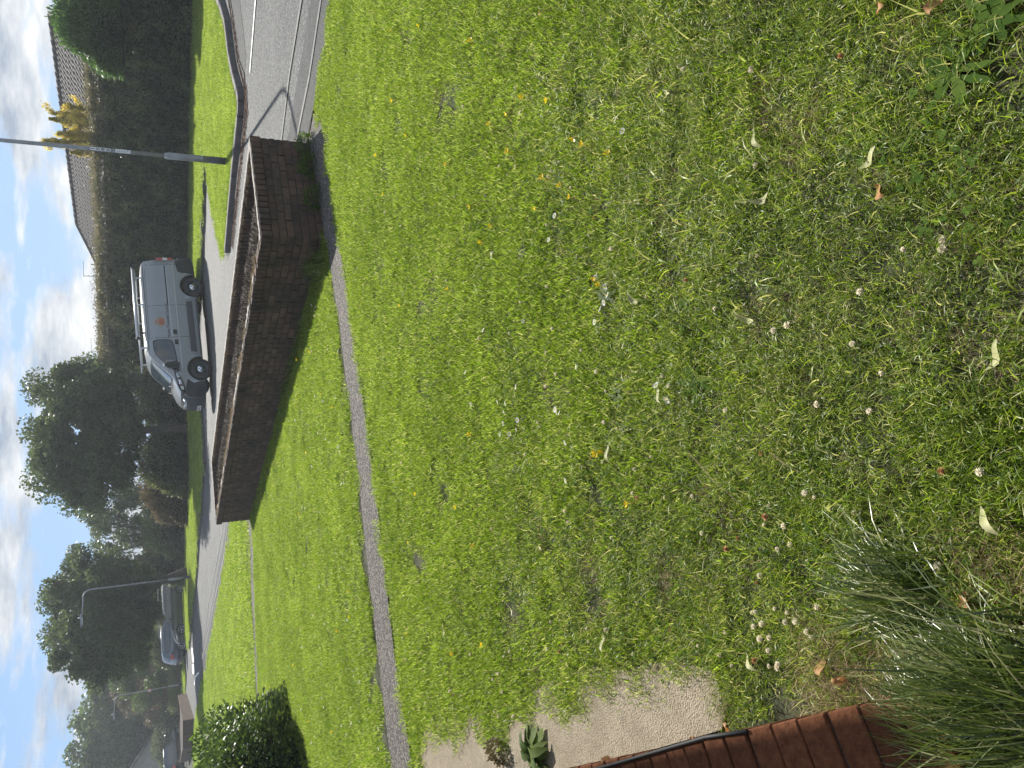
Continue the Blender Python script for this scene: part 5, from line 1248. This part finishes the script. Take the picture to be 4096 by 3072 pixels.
def daisy():
    V = []; T = []
    for k in range(12):
        a = k * math.pi / 6; V += [Vector((math.cos(a) * .003, math.sin(a) * .003, .028)), Vector((math.cos(a + .2) * .011, math.sin(a + .2) * .011, .030)), Vector((math.cos(a) * .0125, math.sin(a) * .0125, .031)), Vector((math.cos(a - .2) * .011, math.sin(a - .2) * .011, .030))]; T.append(tuple(range(4 * k, 4 * k + 4)))
    kk = len(V)
    V.append(Vector((0, 0, .0315)))
    for j in range(8): V.append(Vector((math.cos(j * .785) * .0042, math.sin(j * .785) * .0042, .029)))
    T += [(kk, kk + 1 + j, kk + 1 + (j + 1) % 8) for j in range(8)]
    me = meshv(V, T); me.materials.append(M['petal_w']); me.materials.append(M['yellow'])
    for p in me.polygons[12:]: p.material_index = 1
    return me
def buttercup():
    V = []; T = []
    for k in range(5):
        a = k * 1.2566; 
        for r_, da, z in ((.002, 0, .050), (.009, .55, .054), (.0135, .3, .059), (.0135, -.3, .059), (.009, -.55, .054)): V.append(Vector((math.cos(a + da) * r_, math.sin(a + da) * r_, z)))
        T.append(tuple(range(5 * k, 5 * k + 5)))
    kk = len(V)
    for z in (-.004, .050):
        for j in range(3): V.append(Vector((math.cos(j * 2.1) * .0009, math.sin(j * 2.1) * .0009, z)))
    T += [(kk + j, kk + (j + 1) % 3, kk + 3 + (j + 1) % 3, kk + 3 + j) for j in range(3)]
    me = meshv(V, T); me.materials.append(M['yellow']); return me
CH = [clover_head(i) for i in range(4)]; CHB = clover_head(9, True); DA = daisy(); BC = buttercup()
def spot(px, py):
    if px > 2900 and py > 2400: return 'in the clump beside the brick sill'
    if px > 2900 and py > 1750: return 'near the dark tussock'
    if px > 2900: return 'in the right foreground'
    if py > 2400: return 'near the concrete path'
    if py > 1250 and px > 2150: return 'in the middle of the near lawn'
    if px > 2150: return 'in the right middle of the lawn'
    if px > 1560 and py > 1250: return 'towards the path left of the planter corner'
    if px > 1560: return 'towards the road at the right'
    if py > 2200: return 'in the strip left of the planter end'
    return 'in the strip in front of the planter'
def put(name, me, px, py, label, cat, group, sc=1.0, tilt=.5):
    label = label + ' ' + spot(px, py); group = group + ', ' + spot(px, py)
    x, y = G(px, py); o = bpy.data.objects.new(name, me); COL.objects.link(o); o.location = (x, y, 0)
    o.rotation_euler = (random.uniform(-tilt, tilt), random.uniform(-tilt, tilt), random.uniform(0, 6.28)); o.scale = (sc,) * 3
    return tag(o, label, cat, group)
# clover heads read off the photograph (foreground), then a looser scatter
ch_px = [(3073, 1818), (3072, 1890), (3250, 1963), (3283, 1978), (3100, 2020), (3344, 2042), (3425, 2052), (3100, 2090), (3080, 2095), (3176, 2115), (3184, 2170), (3142, 2206), (3530, 2262), (3055, 2300), (3052, 2315), (3253, 2245), (3045, 2445), (3032, 2450), (3115, 2438), (3160, 2445), (3152, 2475), (3157, 2492), (3195, 2495), (3082, 2480), (3030, 2512), (3258, 2540), (3076, 2560), (3097, 2586), (3063, 2645), (3100, 2648), (3131, 2650), (3300, 2405), (3770, 2195), (3727, 2392), (3786, 2263), (3802, 1888), (3978, 1890), (2437, 2514), (3032, 2500), (3255, 2540), (3108, 2560), (3133, 2654), (3400, 2420),
 (2920, 2515), (2900, 2630), (2950, 2645), (2810, 2590), (2545, 2612), (2510, 2673), (2695, 2518), (2615, 2658), (2440, 2622), (2371, 2549), (2368, 2505), (2440, 2514), (2545, 2610), (2265, 2560), (2220, 2490), (2030, 2600), (2035, 2620), (2000, 2690), (1985, 2705), (2015, 2688), (2260, 2595), (2200, 2600), (2125, 2700), (2082, 2702), (2105, 2590), (1900, 2617), (1780, 2635), (1830, 2775), (1860, 2780), (1991, 2834), (2008, 2852), (1905, 2900), (1930, 2900), (1828, 2827), (1990, 2780), (2025, 2773), (1877, 2830), (1715, 2810), (1632, 2900), (1640, 2635),
 (2438, 1555), (2192, 1555), (2245, 1502), (2200, 1555), (2343, 1400), (2290, 1575), (2410, 1495), (2338, 1465), (2385, 1830), (2205, 1838), (2425, 1850), (2480, 1712), (2440, 1695), (2555, 1878), (2555, 1980), (2575, 2000), (2615, 1830), (2795, 1980), (2705, 1530), (2666, 1508), (2463, 2095), (2470, 2148), (2965, 2165), (2675, 2000), (2830, 2125), (2310, 1930), (2180, 1820), (2195, 1908), (2170, 1712), (2935, 2188),
 (3800, 985), (3644, 1010), (3795, 985), (3465, 1190), (3560, 1480), (3428, 1385), (3400, 215), (3018, 285), (3055, 680), (2755, 275), (2745, 270), (3055, 1010), (3195, 1290), (2620, 800), (2890, 1250), (3120, 1330), (2940, 1650), (3300, 1600), (3500, 1660), (2200, 900), (2400, 880), (2310, 760), (2250, 640), (2500, 560), (2040, 700), (2100, 450), (2600, 1200), (2760, 1120), (2360, 1060), (2470, 990), (2200, 1150), (2055, 1340), (1950, 1480)]
random.seed(12)
for i, (px, py) in enumerate(ch_px):
    put('clover_flower', CH[i % 4] if (i % 7) else CHB, px, py, 'cream clover flower head' if i % 7 else 'browned clover flower head', 'flower', 'cream clover heads' if i % 7 else 'browned clover heads', random.uniform(.5, 1.0) * (1 if px > 2900 else .85))
for i in range(40):
    px = random.uniform(1480, 2300); py = random.uniform(300, 2900)
    if not inpoly(*G(px, py), lawn_near) or not keep_near(*G(px, py)): continue
    put('clover_flower', CH[i % 4], px, py, 'cream clover flower head', 'flower', 'cream clover heads', random.uniform(.6, .9))
bc_px = [(2415, 1770), (2410, 1800), (2560, 2003), (2454, 664), (2380, 590), (2312, 522), (2322, 796), (2268, 768), (2175, 812), (2205, 732), (2062, 440), (1985, 518), (2070, 620), (1915, 812), (1988, 885), (1943, 945), (2408, 1070), (2422, 1155), (1810, 1190), (1812, 665), (1645, 530), (1630, 1230), (1905, 1745), (1860, 2010), (1920, 2195), (1660, 2165), (1690, 1975), (1905, 195), (1585, 140), (1700, 75), (2110, 380), (2235, 390), (1528, 628), (1560, 790), (1600, 395), (1970, 2585), (1825, 2610), (1645, 2553)]
for px, py in bc_px: put('buttercup', BC, px, py, 'small yellow buttercup', 'flower', 'yellow buttercups', random.uniform(.9, 1.2), .8)
dz_px = [(2090, 1550), (2045, 1610), (2035, 1640), (2088, 1675), (2088, 1715), (2036, 1690), (2052, 1730), (2022, 1735), (2245, 1642), (2250, 1645), (2260, 1660), (2282, 1763), (2290, 1915), (2010, 1600), (2338, 1465), (2240, 870), (2400, 1120), (2440, 1135), (2460, 1190), (2510, 535), (2440, 1205), (1905, 1610), (1880, 1500), (1955, 1330), (2105, 1280), (2215, 965), (2650, 1560), (2690, 1580), (2430, 1250), (2405, 1290)]
for px, py in dz_px: put('daisy', DA, px, py, 'tiny white daisy', 'flower', 'white daisies', random.uniform(.9, 1.2))
random.seed(5)
for i in range(110):
    px = random.uniform(1090, 1540); py = random.uniform(1150, 2990)
    x, y = G(px, py)
    if not inpoly(x, y, lawn_mid) or y > 14: continue
    me = DA if i % 5 else BC
    put('daisy' if i % 5 else 'buttercup', me, px, py, 'open white daisy' if i % 5 else 'bright yellow buttercup', 'flower', 'open daisies' if i % 5 else 'bright buttercups', random.uniform(1.0, 1.4))
def fallen(ln, wd, seed, m, curl=.5):
    rr = random.Random(seed); vs = []; n = 7
    for i in range(n):
        f = i / (n - 1); hw = wd * math.sin(math.pi * min(.98, f * .9 + .06)) / 2; x = (f - .5) * ln; yb = curl * ln * .25 * math.sin(f * math.pi); zz = .012 + .012 * math.sin(f * 5 + seed)
        for s_ in (-1, 0, 1): vs.append((x, yb + hw * s_, zz + .25 * hw * abs(s_)))
    fs = [(3 * i + j, 3 * i + j + 1, 3 * i + 4 + j, 3 * i + 3 + j) for i in range(n - 1) for j in range(2)]
    me = meshv(vs, fs, True); me.materials.append(m); return me
FL = [fallen(.072, .019, s, M['fallen'], .3 + .2 * s) for s in range(4)]; FB = fallen(.035, .022, 7, M['fallen_brown'], .8)
fl = [(3060, 555, 30, 0, 'curved pale yellow fallen leaf in the right foreground'), (3508, 635, 120, 1, 'longest pale fallen leaf near the bottom right'), (3070, 790, 95, 2, 'short pale fallen leaf left of the curved one'), (2462, 1812, 10, 0, 'white green fallen leaf beside two buttercups'), (3015, 1260, 60, 3, 'folded pale fallen leaf in the middle foreground'), (2665, 1570, 25, 1, 'pale fallen leaf with a brown tip in the middle lawn'), (2192, 305, 80, 2, 'pale fallen leaf in the far right of the lawn'), (2565, 1190, 45, 3, 'pale fallen leaf right of centre'), (3990, 2078, 40, 0, 'pale curled fallen leaf at the bottom edge'), (4010, 1420, 150, 1, 'twisted yellow fallen leaf at the bottom edge'), (2180, 2180, 100, 2, 'small pale fallen leaf in the left lawn'), (1795, 2520, 5, 3, 'pale fallen leaf close to the path on the left'), (2440, 2565, 20, 1, 'pale fallen leaf near the clump of clover'), (1740, 1880, 20, 2, 'narrow pale fallen leaf in the far middle lawn'), (2065, 2430, 5, 3, 'tan fallen leaf in the left part of the lawn'), (1990, 1018, 120, 0, 'pale fallen leaf in the far right middle lawn'), (2700, 370, 60, 1, 'green yellow fallen leaf in the right lawn'), (2285, 2640, 80, 2, 'long pale leaf on grass left of the concrete'), (3035, 2640, 60, 0, 'large pale yellow leaf among the clover heads')]
for px, py, a, k, lb in fl:
    x, y = G(px, py); o = bpy.data.objects.new('fallen_leaf', FL[k]); COL.objects.link(o); o.location = (x, y, .022); o.rotation_euler = (random.uniform(-.2, .2), random.uniform(-.2, .2), R(a)); tag(o, lb, 'leaf', 'fallen pale leaves on the lawn')
fb = [(3555, 755, 'curled orange brown leaf at the bottom right'), (2200, 55, 'orange brown dead leaf at the right edge'), (3885, 2392, 'orange brown leaf beside the dark tussock'), (3325, 2660, 'brown dead leaf below the clover heads'), (3395, 2718, 'orange dead leaf at the straw patch'), (3560, 20, 'pale brown leaf at the right edge'), (3780, 30, 'brown leaf beside the plantain at the right edge'), (2800, 2945, 'brown crumpled leaf at the end of the concrete'), (2940, 2905, 'dry brown leaf on clover by the concrete'), (2455, 3040, 'withered leaf lying against the sill')]
for px, py, lb in fb:
    x, y = G(px, py); o = bpy.data.objects.new('dead_leaf', FB); COL.objects.link(o); o.location = (x, y, .018); o.rotation_euler = (random.uniform(-.3, .3), random.uniform(-.3, .3), random.uniform(0, 6)); o.scale = (1.2,) * 3; tag(o, lb, 'leaf', 'brown dead leaves')
# two long bleached seed stalks lying in the grass
for i, (p0, p1, lb) in enumerate([((2800, 1800), (3000, 2040), 'long bleached grass stalk in the left middle lawn'), ((3140, 1810), (3240, 1900), 'bleached seed stalk nearer the dark tussock')]):
    a = Vector((*G(*p0), .05)); b = Vector((*G(*p1), .01)); mb = MB(); mb.tube([a, a.lerp(b, .5) + Vector((0, 0, .015)), b], .0012, 4)
    for k in range(14): q = a.lerp(b, k / 34); mb.tube([q, q + Vector((random.uniform(-.006, .006), random.uniform(-.006, .006), .006))], .0016, 3)
    tag(mb.build('seed_stalk', M['straw'], None), lb, 'stalk', 'bleached grass stalks'); o = COL.objects[-1]
    tone_attr(o.data, np.full(len(o.data.vertices), 1.0))
